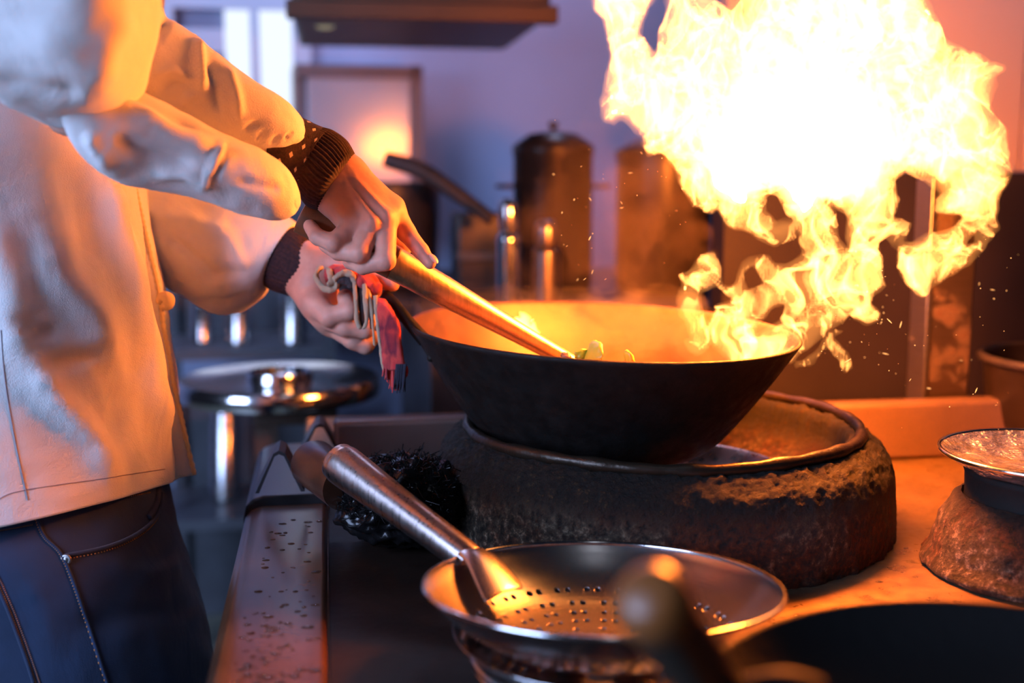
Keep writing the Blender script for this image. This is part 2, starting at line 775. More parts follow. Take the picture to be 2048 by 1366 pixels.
M['plaid'] = plaid()
M['navy'] = fabric('navy_fringe', (.012, .012, .03), 600, .2)
M['wall'] = plain('painted_wall', (.25, .30, .47), .6, bump=(12, .1), vary=.06, scale=3)
M['salmon'] = plain('upper_wall_tile', (.62, .46, .42), .35, vary=.05, scale=3)
M['splash'] = plain('dark_splash_panel', (.028, .023, .031), .5, 0, vary=.25, scale=4, Specular_IOR_Level=.3)
M['floor'] = plain('floor_tile', (.17, .18, .14), .4, vary=.2, scale=6)
M['hood'] = plain('hood_paint', (.06, .036, .026), .5, .2, vary=.2, scale=5)
M['cab'] = plain('cabinet_enamel', (.46, .47, .58), .15, 0, vary=.05, scale=4)
M['trim'] = plain('dark_frame', (.16, .13, .15), .5)
M['darkbox'] = plain('dark_enamel', (.03, .026, .03), .4, vary=.3)
M['darkpot'] = plain('dark_pot', (.020, .014, .012), .32, .4, vary=.4, scale=12)
M['bluedark'] = plain('blue_grey_steel', (.10, .11, .135), .4, .4, vary=.3, scale=5)
FIRE = (1.0, .34, .072)
# ------------------------------------------------------------------ the room
RO = G(1318, 1030, 0.798)            # middle of the burner ring on the range top
TH = math.radians(9.2)               # the range is turned a little to the camera
EX = np.array([math.cos(TH), math.sin(TH), 0])
EY = np.array([-math.sin(TH), math.cos(TH), 0])
EZ = np.array([0, 0, 1.0])
RS = np.stack([EX, EY, EZ], 1)
ZT = 0.798


def S(x, y, z=0):
    """range coordinates: x along the range, y away from the camera, z above its top"""
    return RO + EX * x + EY * y + EZ * z


def sbox(mb, x0, x1, y0, y1, z0, z1):
    return mb.box(S((x0 + x1) / 2, (y0 + y1) / 2, (z0 + z1) / 2), ((x1 - x0) / 2, (y1 - y0) / 2, (z1 - z0) / 2), RS)


def struct(name, mb, m, **k):
    return tag(mb.build(name, m, **k), kind='structure')


struct('floor', MB().box((0, 2.2, -.02), (4.2, 3.6, .02)), M['floor'])
wb = MB()
WY = 2.15                            # back wall, range coordinates
sbox(wb, -3.6, 3.2, WY, WY + .1, -ZT, 2.4)
struct('wall_back', wb, M['wall'])
wr = MB()
sbox(wr, .29, 2.0, .62, .68, -.35, .385)
struct('wall_right', wr, M['splash'])
wu = MB()
sbox(wu, .29, .82, .63, .67, .387, 1.6)
sbox(wu, .826, 2.0, .63, .67, .387, 1.6)
struct('wall_upper', wu, M['salmon'])

# framed glowing sheet added for bright white things left on the back wall
WN = tag(thing('glow_panel_1', None, None, S(-1.2, WY - .03, .5)), kind='structure')


def back_px(px, py, dy=0.0):
    """a place on the back wall plane seen near this spot, in range coordinates"""
    r = ray(px, py)
    t = ((S(0, WY + dy) - CAM) @ EY) / (r @ EY)
    q = CAM + r * t - RO
    return q @ EX, q[2]


x0, z1 = back_px(350, 20)
x1, z0 = back_px(590, 250)
fr = MB()
for a, b, c, d in ((x0 - .05, x1 + .05, z1, z1 + .05), (x0 - .05, x1 + .05, z0 - .05, z0), (x0 - .05, x0, z0, z1), (x1, x1 + .05, z0, z1)):
    sbox(fr, a, b, WY - .05, WY - .003, c, d)
xm = back_px(512, 100)[0]
sbox(fr, xm - .012, xm + .012, WY - .05, WY - .003, z0, z1)
xk = back_px(452, 100)[0]
sbox(fr, x0, xk, WY - .045, WY - .003, back_px(452, 110)[1], back_px(452, 62)[1])
fr.build('panel_frame', M['cab'], WN)
pn = MB()
sbox(pn, xk, x1, WY - .02, WY - .01, z0, z1)
pn.build('glow_sheet', emission('white_glow', (.70, .78, 1.0), 1.35), WN)

# steel cupboard whose doors mirror the fire
ca = math.radians(13.0)
cq = P(720, 300, 3.02)
cupb = thing('wall_cupboard', 'pale steel cupboard with a dark frame and an orange reflection on its door', 'cupboard', cq + np.array([0, 0, -.3]))
cR = np.array([[math.cos(ca), -math.sin(ca), 0], [math.sin(ca), math.cos(ca), 0], [0, 0, 1.0]])
tl = math.radians(1.6)
cR = cR @ np.array([[1, 0, 0], [0, math.cos(tl), -math.sin(tl)], [0, math.sin(tl), math.cos(tl)]])
hw, hh = .135, .19
MB().box(cq + cR @ np.array([0, .02, 0]), (hw, .02, hh), cR).build('door', M['cab'], cupb, bevel=.003)
fm = MB()
for cx, cz, sx, sz in ((0, hh + .012, hw + .03, .016), (hw + .015, -.02, .016, hh + .05), (0, -hh - .03, hw + .03, .02)):
    fm.box(cq + cR @ np.array([cx, .01, cz]), (sx, .03, sz), cR)
fm.build('door_frame', M['trim'], cupb)
MB().box(cq + cR @ np.array([0, .14, 0]), (hw + .03, .10, hh + .028), cR).build('cabinet_body', M['trim'], cupb)

# extractor hood with its round lamp
hd = thing('extractor_hood', 'dark brown extractor hood along the top of the picture', 'hood', S(-.3, 1.2, .68))
hb = MB()
X0, X1, Y0, Y1 = -.42, .10, 1.15, 1.75
sbox(hb, X0, X1, Y0, Y1, .70, 1.4)
hb.build('hood_body', M['hood'], hd, bevel=.01)
hb = MB()
sbox(hb, X0 - .01, X1 + .01, Y0 - .03, Y0 + .01, .685, .72)
hb.build('lower_lip', M['hood'], hd, bevel=.004)
V, F = lathe([(0, -.02), (.03, -.018), (.04, 0), (.03, .015), (0, .018)], P(650, 22, 2.45), FW, 24)
mk('lamp', V, F, emission('hood_lamp', (1, .85, .6), .28), hd)

# ------------------------------------------------------------------ the range
st = thing('wok_range', 'long steel wok range with a wet top and a front rail', 'stove', S(.2, 0, -ZT))
t_ = MB()
sbox(t_, -.40, 1.2, -.62, .60, -.05, 0)
t_.build('top_plate', M['top'], st, bevel=.004)
t_ = MB()
sbox(t_, -.325, 1.2, -.6, .6, -ZT + .02, -.052)
t_.build('cabinet', M['dull'], st)
t_ = MB()
sbox(t_, -.366, -.21, -.62, .185, .0005, .004)
t_.build('trough_plate', M['trough'], st, bevel=.001)
t_ = MB()
sbox(t_, -.207, -.15, -.62, -.02, .0005, .004)
t_.build('cover_plate', M['trough'], st, bevel=.001)
# back ledge behind the burners
t_ = MB()
sbox(t_, -.358, 1.2, .192, .225, .0005, .078)
t_.build('back_ledge', M['ledge'], st, bevel=.006)
# front rail, its cross-section rounded at the outer edge
xr = float((G(654, 1200, ZT + .014) - RO) @ EX)
wr_ = .092
prof = [(xr, -.05), (xr, .010), (xr - .003, .014), (xr - wr_ + .022, .014), (xr - wr_ + .010, .010), (xr - wr_ + .003, .002), (xr - wr_, -.012), (xr - wr_, -.09), (xr - .02, -.09)]


def extrude(prof, y0, y1, n=2, z=0):
    k = len(prof)
    V = [S(x, y0 + (y1 - y0) * i / (n - 1), zz + z) for i in range(n) for x, zz in prof]
    F = [(i * k + j, i * k + (j + 1) % k, (i + 1) * k + (j + 1) % k, (i + 1) * k + j) for i in range(n - 1) for j in range(k)]
    return V, F + [tuple(range(k)), tuple((n - 1) * k + j for j in range(k))]


yE = float((G(600, 1008, ZT + .014) - RO) @ EY)
o = MB().add(*extrude(prof, -.62, yE)).build('front_rail', M['rail'], st, bevel=.002)
# the raised rail end and its two folded clips
p2 = [(x, z + .010) for x, z in prof]
MB().add(*extrude(p2, yE + .004, yE + .26)).build('rail_end', plain('dark_rail_end', (.045, .040, .045), .35, .3), st, bevel=.003)


def clip(px, py, dep, wd, ht, ln):
    c = P(px, py, dep)
    q = c - RO
    x, y, z = q @ EX, q @ EY, q[2]
    t = .004
    pr = [(-wd, 0), (-wd * .22, ht * .93), (0, ht), (wd * .25, ht * .93), (wd, 0), (wd - t, 0), (wd * .2, ht * .86), (0, ht - t), (-wd * .18, ht * .86), (-wd + t, 0)]
    k = len(pr)
    V = [S(x + a, y + l, z + b) for l in (0, ln) for a, b in pr]
    F = [(j, (j + 1) % k, k + (j + 1) % k, k + j) for j in range(k)]
    F += [(0, 1, 8, 9), (1, 2, 7, 8), (2, 3, 6, 7), (3, 4, 5, 6)]
    F += [tuple(k + i for i in f) for f in F[-4:]]
    return MB().add(V, F).build('folded_clip', M['darkbox'], st)


clip(560, 985, 1.22, .026, .046, .05)
clip(640, 905, 1.40, .024, .036, .05)

# water drops on the rail and the range top
dv, df = lathe([(0, 1), (.5, .86), (.86, .5), (1, 0)], (0, 0, 0), (0, 0, 1), 10)
mb = MB()
for k in range(150):
    px, py = random.uniform(470, 650), 1366 - 330 * random.random() ** 1.6
    q = G(px, py, ZT + .0142)
    lx = (q - RO) @ EX
    if not (xr - wr_ + .024 < lx < xr - .006) or (q - RO) @ EY > yE - .01:
        continue
    s_ = random.uniform(.0008, .0028)
    mb.add(dv * np.array([s_ * random.uniform(.8, 2.2), s_, s_ * .35]) + q - np.array([0, 0, .0001]), df)
for k in range(60):
    px, py = random.uniform(1480, 1860), random.uniform(1060, 1290)
    q = G(px, py, ZT)
    if np.hypot(*(q - RO)[:2]) < .27:
        continue
    s_ = random.uniform(.0008, .0024)
    mb.add(dv * np.array([s_ * random.uniform(1, 2.4), s_, s_ * .35]) + q, df)
tag(mb.build('water_drops', M['water'], smooth=True), 'water drops scattered over the range rail and top', 'water', kind='stuff')

# ------------------------------------------------------------------ the big burner ring
rg = thing('burner_ring', 'large round burnt iron burner ring under the smoking wok', 'burner', RO)
n = 420
pr = smooth_prof([(.251, 0), (.2515, .02), (.250, .045), (.247, .070), (.238, .088), (.224, .100), (.213, .104), (.206, .104)], 70)
pr += [(.200, .102), (.197, .094)] + smooth_prof([(.196, .08), (.185, .06), (.165, .045), (.13, .035)], 10)
V, F = lathe(pr, RO, n=n)
d = V - RO
rad = np.hypot(d[:, 0], d[:, 1])
zz = d[:, 2]
N = vnormals(V, F)
if np.sum(N * np.stack([d[:, 0], d[:, 1], zz * 0], 1)[:len(V)]) < 0:
    N = -N
lump = fbm(V * 55, 4)
topm = np.clip((zz - .06) / .03, 0, 1) * np.clip((rad - .19) / .01, 0, 1)
foot = np.clip((.02 - zz) / .02, 0, 1) * (rad > .23)
side = (rad > .2) * .0006
dsp = lump * (side + topm * .0022 + foot * .003) + foot * .004 * np.clip(fbm(V * 25, 2), 0, 1)
dsp += topm * .0016 * fbm(V * 210, 3) + topm * .0018 * np.clip(fbm(V * 90 + 7, 2) - .15, 0, 1)
V = V + N * dsp[:, None]
fix_normals(mk('ring_body', V, F, M['crust'], rg))
an = np.linspace(0, 2 * math.pi, 161)[:-1]
pts = np.stack([.213 * np.cos(an), .213 * np.sin(an), np.full(160, .107)], 1) + RO
pts[:, 2] += .0012 * np.sin(an * 5)
rows = []
for i, a in enumerate(an):
    q = np.linspace(0, 2 * math.pi, 12, endpoint=False)
    e1 = np.array([math.cos(a), math.sin(a), 0])
    r_ = .0065 * (1 + .18 * math.sin(a * 23) * math.sin(a * 7))
    rows.append(pts[i] + r_ * (np.outer(np.cos(q), e1) + np.outer(np.sin(q), EZ)))
V = np.vstack(rows)
F = [(i * 12 + j, i * 12 + (j + 1) % 12, ((i + 1) % 160) * 12 + (j + 1) % 12, ((i + 1) % 160) * 12 + j) for i in range(160) for j in range(12)]
fix_normals(mk('rim_band', V, F, plain('sooty_rim', (.03, .02, .013), .35, .6, (70, .6)), rg))
V, F = lathe(smooth_prof([(0, .012), (.06, .014), (.11, .03), (.135, .052), (.14, .054), (.143, .05), (.14, .03), (.14, .005)], 26), RO, n=80)
fix_normals(mk('burner_bowl', V, F, steel('heated_bowl', (.52, .40, .36), .28, (8, 8, 8)), rg))
# ------------------------------------------------------------------ the wok on the fire
# rim: left end, right end, near edge fix the tilt
wc = P(1206, 656, 1.262)
wl = P(818, 640, 1.262)
ux = wc - wl
R_ = np.linalg.norm(ux)
ux = ux / R_
ax_ = np.cross(ux, EY)
ax_ = ax_ / np.linalg.norm(ax_)
if ax_[2] < 0:
    ax_ = -ax_
# tip the near rim down/up to match how open the mouth looks
ax_ = ax_ - EY * .030
ax_ = ax_ - ux * (ax_ @ ux)
ax_ /= np.linalg.norm(ax_)
WD = .146
outer = smooth_prof([(0, -WD), (.05 * R_ / .215, -WD + .0015), (.098 * R_ / .215, -WD + .009), (.132 * R_ / .215, -WD + .028), (.160 * R_ / .215, -WD + .062), (.188 * R_ / .215, -WD + .103), (R_, 0)], 40)
inner = [(max(r - .0022, 0), h + .0018) for r, h in outer][::-1]
wk = thing('wok', 'large black iron wok with flames rising from its right side', 'wok', wc - ax_ * WD)
V, F = lathe(outer, wc, ax_, 128)
k1 = len(outer) * 128
V2, F2 = lathe(inner, wc, ax_, 128)
ob = MB().add(V, F)
ob.add(V2, F2)
# join rim
ob.F += [((len(outer) - 1) * 128 + j, (len(outer) - 1) * 128 + (j + 1) % 128, k1 + (j + 1) % 128, k1 + j) for j in range(128)]
wo = ob.build('shell', M['sooty'], wk, smooth=True)
wo.data.materials.append(M['wok_in'])
ctr = wc - ORG[wk.name]
for p_ in wo.data.polygons:
    c_ = np.array(p_.center) - ctr
    h_ = c_ @ ax_
    r_ = np.linalg.norm(c_ - ax_ * h_)
    nn = np.array(p_.normal)
    if nn @ (c_ - ax_ * h_) < 0 and nn @ ax_ > -.2:
        p_.material_index = 1
# ear handle at the left
ea = [P(850, 682, 1.215), P(822, 650, 1.215), P(797, 618, 1.218), P(778, 597, 1.23), P(768, 592, 1.25), P(772, 600, 1.27), P(790, 622, 1.285), P(815, 640, 1.285)]
V, F = tube(ea, [.0075, .0068, .0062, .006, .006, .006, .0062, .007], 14, m=50)
fix_normals(mk('ear_handle', V, F, M['sooty'], wk))
mb = MB()
for px, py in ((852, 690), (868, 702), (862, 716)):
    V, F = lathe([(0, .004), (.003, .003), (.0045, 0)], P(px, py, 1.205), -FW, 10)
    mb.add(V, F)
mb.build('rivet', M['sooty'], wk, smooth=True)

# food in the wok


def chunk(px, py, dep, size, m, name, label, cat, group, seed):
    r_ = np.random.default_rng(seed)
    c = P(px, py, dep)
    bm = bmesh.new()
    bmesh.ops.create_icosphere(bm, subdivisions=3, radius=1)
    V = np.array([v.co for v in bm.verts])
    F = [tuple(v.index for v in f.verts) for f in bm.faces]
    bm.free()
    q = r_.uniform(.6, 1.3, 3) * size
    q[r_.integers(0, 3)] *= .45
    V = V * (1 + .35 * fbm(V * 1.3 + seed * 3.1, 2)[:, None]) * q
    R = basis(r_.normal(size=3))
    o = mk(name, V @ R.T + c, F, m)
    return tag(o, label, cat, group)


chunk(1188, 706, 1.15, .013, M['yelveg'], 'pepper_piece', 'large yellow pepper piece showing over the near wok rim', 'vegetable', 'food in the wok', 1)
chunk(1168, 712, 1.16, .009, M['greenveg'], 'leaf_piece', 'green leaf piece beside the ladle tip in the wok', 'vegetable', 'food in the wok', 2)
chunk(1132, 713, 1.15, .008, M['meat'], 'meat_piece', 'dark browned meat piece touching the ladle tip in the wok', 'meat', 'food in the wok', 3)
chunk(1260, 718, 1.13, .008, M['yelveg'], 'pepper_piece', 'small yellow pepper piece at the middle of the near wok rim', 'vegetable', 'food in the wok', 4)
q = G(1935, 908, ZT)
o = chunk(1935, 908, float((q - CAM) @ FW), .009, M['greenveg'], 'leaf_scrap', 'green leaf scrap on the range top behind the right burner', 'vegetable', None, 5)
mb = MB()
for k in range(420):
    a, r_ = random.uniform(0, 2 * math.pi), .095 * math.sqrt(random.random())
    u, v = np.cross(ax_, EY), np.cross(ax_, ux)
    h = -WD + .024 + .026 * (1 - (r_ / .115) ** 2)
    c = wc + ux * r_ * math.cos(a) + v * r_ * math.sin(a) + ax_ * h
    s_ = random.uniform(.004, .010)
    B = basis(rng.normal(size=3))
    mb.box(c, (s_, s_ * .7, s_ * .4), B)
tag(mb.build('chopped_food', plain('stir_fry', (.45, .22, .05), .4, vary=.7, scale=90), bevel=.001), 'chopped stir fry lying in the bottom of the wok', 'food', kind='stuff')

# ------------------------------------------------------------------ the ladle held by the cook
b0, b1 = P(612, 432, 1.125), P(790, 527, 1.135)
t0, t1 = P(775, 519, 1.134), P(1112, 708, 1.215)
t2 = t1 + (t1 - t0) / np.linalg.norm(t1 - t0) * .05
ld = thing('ladle', 'cooking ladle with a golden steel shaft and brown wooden handle', 'ladle', t2)
w0 = (b1 - b0)
V, F = tube([b0 - w0 * .05, b0 - w0 * .035, b0, b0 + w0 * .3, b0 + w0 * .7, b1], [.010, .0175, .0195, .0185, .0178, .017], 28, m=40)
fix_normals(mk('wooden_handle', V, F, M['wood'], ld))
sh = [t0, t0 + (t1 - t0) * .03, t0 + (t1 - t0) * .3, t0 + (t1 - t0) * .6, t1, t2]
V, F = tube(sh, [.0168, .0168, .0155, .0125, .0092, .009], 36, m=60)
# pressed seam along the lower side of the shaft
ctr_l = catmull(np.array(sh), 60)
CR = np.repeat(ctr_l, 36, axis=0)
dv_ = V - CR
ang = np.tile(np.linspace(0, 2 * math.pi, 36, endpoint=False), 60)
low = dv_ @ UP - dv_ @ FW * .6
low = low / (np.linalg.norm(dv_, axis=1) + 1e-9)
tpar = np.repeat(np.linspace(0, 1, 60), 36)
dv_ *= (1 - .22 * np.exp(-((low + .35) / .22) ** 2) * np.clip((tpar - .35) * 4, 0, 1))[:, None]
fix_normals(mk('shaft', CR + dv_, F, M['brass'], ld))
bc = t2 + np.array([.035, .01, -.012])
V, F = lathe(smooth_prof([(0, -.022), (.03, -.017), (.05, 0), (.0485, .001), (.029, -.014), (0, -.019)], 24), bc, (-.35, 0, 1), 48)
fix_normals(mk('bowl', V, F, M['steel'], ld))

# ------------------------------------------------------------------ the skimmer on its pot
kc = P(1204, 1168, .872)
kR = .1365
tilt = math.radians(5.0)
ka = np.array([0.012, math.sin(tilt), math.cos(tilt)])
ka /= np.linalg.norm(ka)
sk = thing('skimmer', 'perforated steel skimmer bowl with a long tubular handle', 'skimmer', kc - ka * .052)
kd = .052
n = 144
prs = smooth_prof([(.012, -kd), (.05, -kd + .003), (.085, -kd + .012), (.112, -kd + .028), (.130, -.008), (kR, 0)], 34)


def holes_mask(V, F):
    return None


# the bowl: a fine polar sheet with round holes left out
rr = np.array([p[0] for p in prs])
hh_ = np.array([p[1] for p in prs])
arc = np.concatenate([[0], np.cumsum(np.hypot(np.diff(rr), np.diff(hh_)))])
B = basis(ka)
nr, na = 190, 900
aa = np.linspace(0, arc[-1], nr)
R1 = np.interp(aa, arc, rr)
H1 = np.interp(aa, arc, hh_)
an = np.linspace(0, 2 * math.pi, na, endpoint=False)
hol = []
for row, (rc, cnt, pair) in enumerate(((.046, 13, 0), (.060, 16, 1), (.073, 18, 1), (.086, 20, 1), (.100, 24, 1))):
    for j in range(cnt):
        a = 2 * math.pi * (j + .5 * (row % 2)) / cnt
        offs = (-.075, .075) if pair else (0,)
        for of in offs:
            hol.append((rc, a + of * .062 / rc))
Rg, Ag = np.meshgrid(R1, an, indexing='ij')
Xg, Yg = Rg * np.cos(Ag), Rg * np.sin(Ag)
dmin = np.full(Rg.shape, 1.0)
near = np.zeros(Rg.shape + (2,))
for rc, a in hol:
    hx, hy = rc * math.cos(a), rc * math.sin(a)
    dd = np.hypot(Xg - hx, Yg - hy)
    s_ = dd < dmin
    dmin = np.where(s_, dd, dmin)
    near[s_] = (hx, hy)
hr = .0024
# pull grid points next to a hole onto its round edge
ringm = (dmin > hr - .0005) & (dmin < hr + .00055)
sc_ = np.where(ringm, hr / np.maximum(dmin, 1e-6), 1)
Xg = near[..., 0] * (ringm) + np.where(ringm, (Xg - near[..., 0]) * sc_, Xg)
Yg = near[..., 1] * (ringm) + np.where(ringm, (Yg - near[..., 1]) * sc_, Yg)
inside = (dmin < hr - .0005)
Hg = np.interp(np.hypot(Xg, Yg), R1, H1)
Vt = np.stack([Xg, Yg, Hg], -1).reshape(-1, 3) @ B.T + kc
idm = np.arange(nr * na).reshape(nr, na)
q = np.stack([idm[:-1], np.roll(idm, -1, 1)[:-1], np.roll(idm, -1, 1)[1:], idm[1:]], -1).reshape(-1, 4)
keep = ~inside.reshape(-1)[q].any(1)
q = q[keep]
# close the middle
o = mk('perforated_bowl', Vt, q, M['skim'], sk)
sd = o.modifiers.new('thickness', 'SOLIDIFY')
sd.thickness = .0011
sd.offset = 0
rimp = [(kR * math.cos(a), kR * math.sin(a), 0) for a in np.linspace(0, 2 * math.pi, 97)]
rows = []
for a in np.linspace(0, 2 * math.pi, 96, endpoint=False):
    e1 = np.array([math.cos(a), math.sin(a), 0])
    qq = np.linspace(0, 2 * math.pi, 10, endpoint=False)
    rows.append((kR * e1 + .0022 * (np.outer(np.cos(qq), e1) + np.outer(np.sin(qq), EZ))) @ B.T + kc)
V = np.vstack(rows)
F = [(i * 10 + j, i * 10 + (j + 1) % 10, ((i + 1) % 96) * 10 + (j + 1) % 10, ((i + 1) % 96) * 10 + j) for i in range(96) for j in range(10)]
fix_normals(mk('rolled_rim', V, F, M['pol'], sk))
# tubular handle
h0, h1 = P(938, 1118, .955), P(683, 928, 1.06)
hv = (h1 - h0)
V, F = tube([h0, h0 + hv * .02, h0 + hv * .5, h0 + hv * .93, h1], [.0118, .0135, .0158, .0192, .0188], 40, caps=False, m=40)
V2, F2 = tube([h1, h1 - hv * .01, h0 + hv * .45], [.0188, .0172, .013], 40, caps=False, m=14)
mb = MB().add(V, F)
mb.add(V2, F2)
V3, F3 = lathe([(0, .001), (.0118, 0)], h0, -hv, 40)
mb.add(V3, F3)
fix_normals(mb.build('handle', M['handle'], sk, smooth=True))
# bracket that runs from the handle over the rim into the bowl
brk = []
for px, py, dep, wd in ((928, 1108, .957, .010), (946, 1112, .950, .013), (965, 1128, .940, .017), (985, 1158, .925, .0205), (1003, 1186, .912, .023), (1010, 1200, .905, .0225)):
    brk.append((P(px, py, dep), wd))
side = np.cross(hv, EZ)
side /= np.linalg.norm(side)
mb = MB()
Vb, Fb = [], []
crown = [0, .0035, .0045, .0035, 0]
for c, wd in brk:
    for j, s_ in enumerate((-1, -.5, 0, .5, 1)):
        Vb.append(c + side * wd * s_ + EZ * (crown[j] + .0012))
for i in range(len(brk) - 1):
    for j in range(4):
        Fb.append((i * 5 + j, i * 5 + j + 1, (i + 1) * 5 + j + 1, (i + 1) * 5 + j))
o = mk('bracket', Vb, Fb, M['skim'], sk)
sd = o.modifiers.new('thickness', 'SOLIDIFY')
sd.thickness = .0025
ss = o.modifiers.new('smooth', 'SUBSURF')
ss.levels = ss.render_levels = 2

pc = np.array([kc[0], kc[1], ZT])
pot = thing('steel_pot', 'small flared steel pot carrying the skimmer bowl', 'pot', pc)
V, F = lathe(smooth_prof([(.0, .001), (.092, .002), (.099, .008), (.101, .016), (.105, .024), (.113, .0305), (.1145, .0318), (.113, .0322), (.103, .0255), (.098, .016), (.094, .006), (.0, .004)], 60), pc, n=96)
fix_normals(mk('pot_wall', V, F, M['pol'], pot))
mk('pot_bead', *lathe([(.1, .010), (.1025, .0115), (.1, .013), (.098, .0115)], pc, n=96, closed=True), M['steel'], pot)

# ------------------------------------------------------------------ wire scouring brush behind the skimmer handle
bq = G(772, 1112, ZT + .004)
br = thing('scouring_brush', 'black wiry scouring brush lying behind the skimmer handle', 'brush', bq)
bm = bmesh.new()
bmesh.ops.create_icosphere(bm, subdivisions=5, radius=1)
V = np.array([v.co for v in bm.verts])
F = [tuple(v.index for v in f.verts) for f in bm.faces]
bm.free()
cB = bq + np.array([.012, .045, .044])
V = V * (1 + .16 * fbm(V * 4, 4)[:, None]) * np.array([.064, .070, .044])
mk('brush_head', V + cB, F, M['wire'], br)
mb = MB()
for k in range(1500):
    d_ = rng.normal(size=3)
    d_[2] = abs(d_[2]) * .9
    d_ /= np.linalg.norm(d_)
    base = cB + d_ * np.array([.064, .070, .044]) * .97
    t_ = rng.normal(size=3)
    p0 = base
    p1 = base + d_ * .004 + t_ * .0022
    p2_ = p1 + np.roll(t_, 1) * .004 - d_ * .002
    V, F = tube([p0, p1, p2_], .00045, 4, caps=False)
    mb.add(V, F)
o = tag(mb.build('wire_curls', M['wire'], br), kind='stuff')
hb0, hb1 = P(690, 975, 1.135), P(625, 925, 1.20)
hv2 = hb1 - hb0
V, F = tube([hb0, hb0 + hv2 * .5, hb0 + hv2 * .96, hb1], [.024, .0245, .0255, .0245], 32)
mb = MB().add(V, F)
mb.build('brush_handle', plain('dark_varnish', (.06, .022, .012), .3, vary=.5), br, smooth=True, angle=40)
# ------------------------------------------------------------------ right burner and its steel dish
rc = G(2092, 1140, ZT)
rb = thing('small_burner', 'rusty cone shaped burner at the right edge under a steel dish', 'burner', rc)
V, F = lathe(smooth_prof([(0, 0), (.108, 0), (.107, .02), (.100, .045), (.088, .066), (.080, .072), (.079, .07), (.06, .06), (0, .055)], 40), rc, n=96)
N = vnormals(V, F)
V = V + N * (fbm(V * 60, 4) * .0022)[:, None]
fix_normals(mk('cone_base', V, F, M['crust'], rb))
V, F = lathe([(.066, .055), (.080, .058), (.081, .066), (.077, .070), (.078, .092), (.080, .098), (.072, .100), (.066, .095)], rc, n=80, closed=True)
fix_normals(mk('neck', V, F, M['black'], rb))
dc = rc + np.array([0, 0, .1005])
ds = thing('steel_dish', 'shallow shiny steel dish on the right burner mirroring the fire', 'dish', dc)
V, F = lathe(smooth_prof([(0, 0), (.07, 0), (.088, .004), (.099, .011), (.102, .013), (.1025, .0145), (.099, .0145), (.088, .010), (.07, .0055), (.03, .004), (0, .004)], 50), dc, n=96)
d_ = V - dc
rd = np.hypot(d_[:, 0], d_[:, 1])
V[:, 2] += np.where((rd < .085), .0042 * fbm(V * 22, 3), 0)
fix_normals(mk('dish_shell', V, F, plain('rippled_steel', (.7, .66, .62), .2, .9, (34, 1.0, .012)), ds))
V, F = lathe([(.1010, .0125), (.1035, .0125), (.1045, .0145), (.1035, .0165), (.1010, .0165), (.1, .0145)], dc, n=96, closed=True)
fix_normals(mk('rolled_rim', V, F, M['pol'], ds))
# dark pot at the right edge behind it
pc2 = G(2150, 905, ZT)
dp = thing('stock_pot', 'dark round pot cut by the right picture edge beside the post', 'pot', pc2)
V, F = lathe(smooth_prof([(0, 0), (.075, .002), (.105, .03), (.12, .08), (.125, .13), (.128, .132), (.121, .13), (.115, .08), (.1, .035), (0, .01)], 40), pc2, n=72)
fix_normals(mk('pot_wall', V, F, M['darkpot'], dp))
V, F = lathe([(.124, .126), (.131, .126), (.133, .131), (.131, .136), (.124, .136)], pc2, n=72, closed=True)
fix_normals(mk('pot_rim', V, F, M['darkbox'], dp))
# post on the ledge
pq = P(1877, 790, 1.60) - RO
x, y = pq @ EX, pq @ EY
po = thing('steel_post', 'brown steel post standing behind the range ledge under the flames', 'post', S(x, y, 0))
mb = MB()
sbox(mb, x - .031, x + .034, y - .02, y + .02, .0005, .375)
mb.build('post_body', M['burnt'], po, bevel=.004)
mb = MB()
sbox(mb, x - .038, x - .0315, y - .024, y + .02, .0005, .375)
mb.build('edge_strip', M['dull'], po, bevel=.001)
# ------------------------------------------------------------------ black wok in the foreground
fc = P(2090, 1462, .575)
fw = thing('wok', 'black wok out of focus in the lower right corner with a dark handle', 'wok', fc - EZ * .078)
R2 = .1775
outer = smooth_prof([(0, -.078), (.05, -.073), (.10, -.055), (.15, -.026), (R2, 0)], 30)
inner = [(max(r - .0025, 0), h + .002) for r, h in outer][::-1]
V, F = lathe(outer, fc, EZ, 96)
V2, F2 = lathe(inner, fc, EZ, 96)
mb = MB().add(V, F)
mb.add(V2, F2)
k1 = len(outer) * 96
mb.F += [((len(outer) - 1) * 96 + j, (len(outer) - 1) * 96 + (j + 1) % 96, k1 + (j + 1) % 96, k1 + j) for j in range(96)]
mb.build('shell', M['black'], fw, smooth=True)
g0, g1 = P(1440, 1400, .555), P(1296, 1192, .455)
gv = g1 - g0
V, F = tube([g0, g0 + gv * .5, g0 + gv * .9, g0 + gv * .97, g1, g1 + gv * .02], [.0155, .0155, .0148, .0146, .011, .003], 32, m=40)
V4, F4 = lathe(smooth_prof([(.0148, -.012), (.0162, -.005), (.0152, .003), (.010, .009), (0, .011)], 20), g1 - gv / np.linalg.norm(gv) * .006, gv, 32)
fix_normals(mk('handle_cap', V4, F4, plain('handle_cap_firelit', (.20, .065, .015), .35), fw))  # firelight on the handle end is put into this lighter orange colour
fix_normals(mk('handle', V, F, plain('black_handle', (.035, .025, .02), .3, 0), fw))
g2 = P(1560, 1385, .535)
V, F = tube([g0 + gv * .12, g0 - gv * .05, g2, P(1640, 1400, .53)], [.013, .012, .011, .010], 20, m=20)
fix_normals(mk('handle_socket', V, F, M['black'], fw))
ft = MB()
V, F = lathe(smooth_prof([(.105, ZT - fc[2]), (.10, -.066), (.095, -.058), (.09, -.064), (.095, ZT - fc[2])], 16), fc, EZ, 64)
fs = thing('wok_stand', 'black stand under the foreground wok', 'stand', (fc[0], fc[1], ZT))
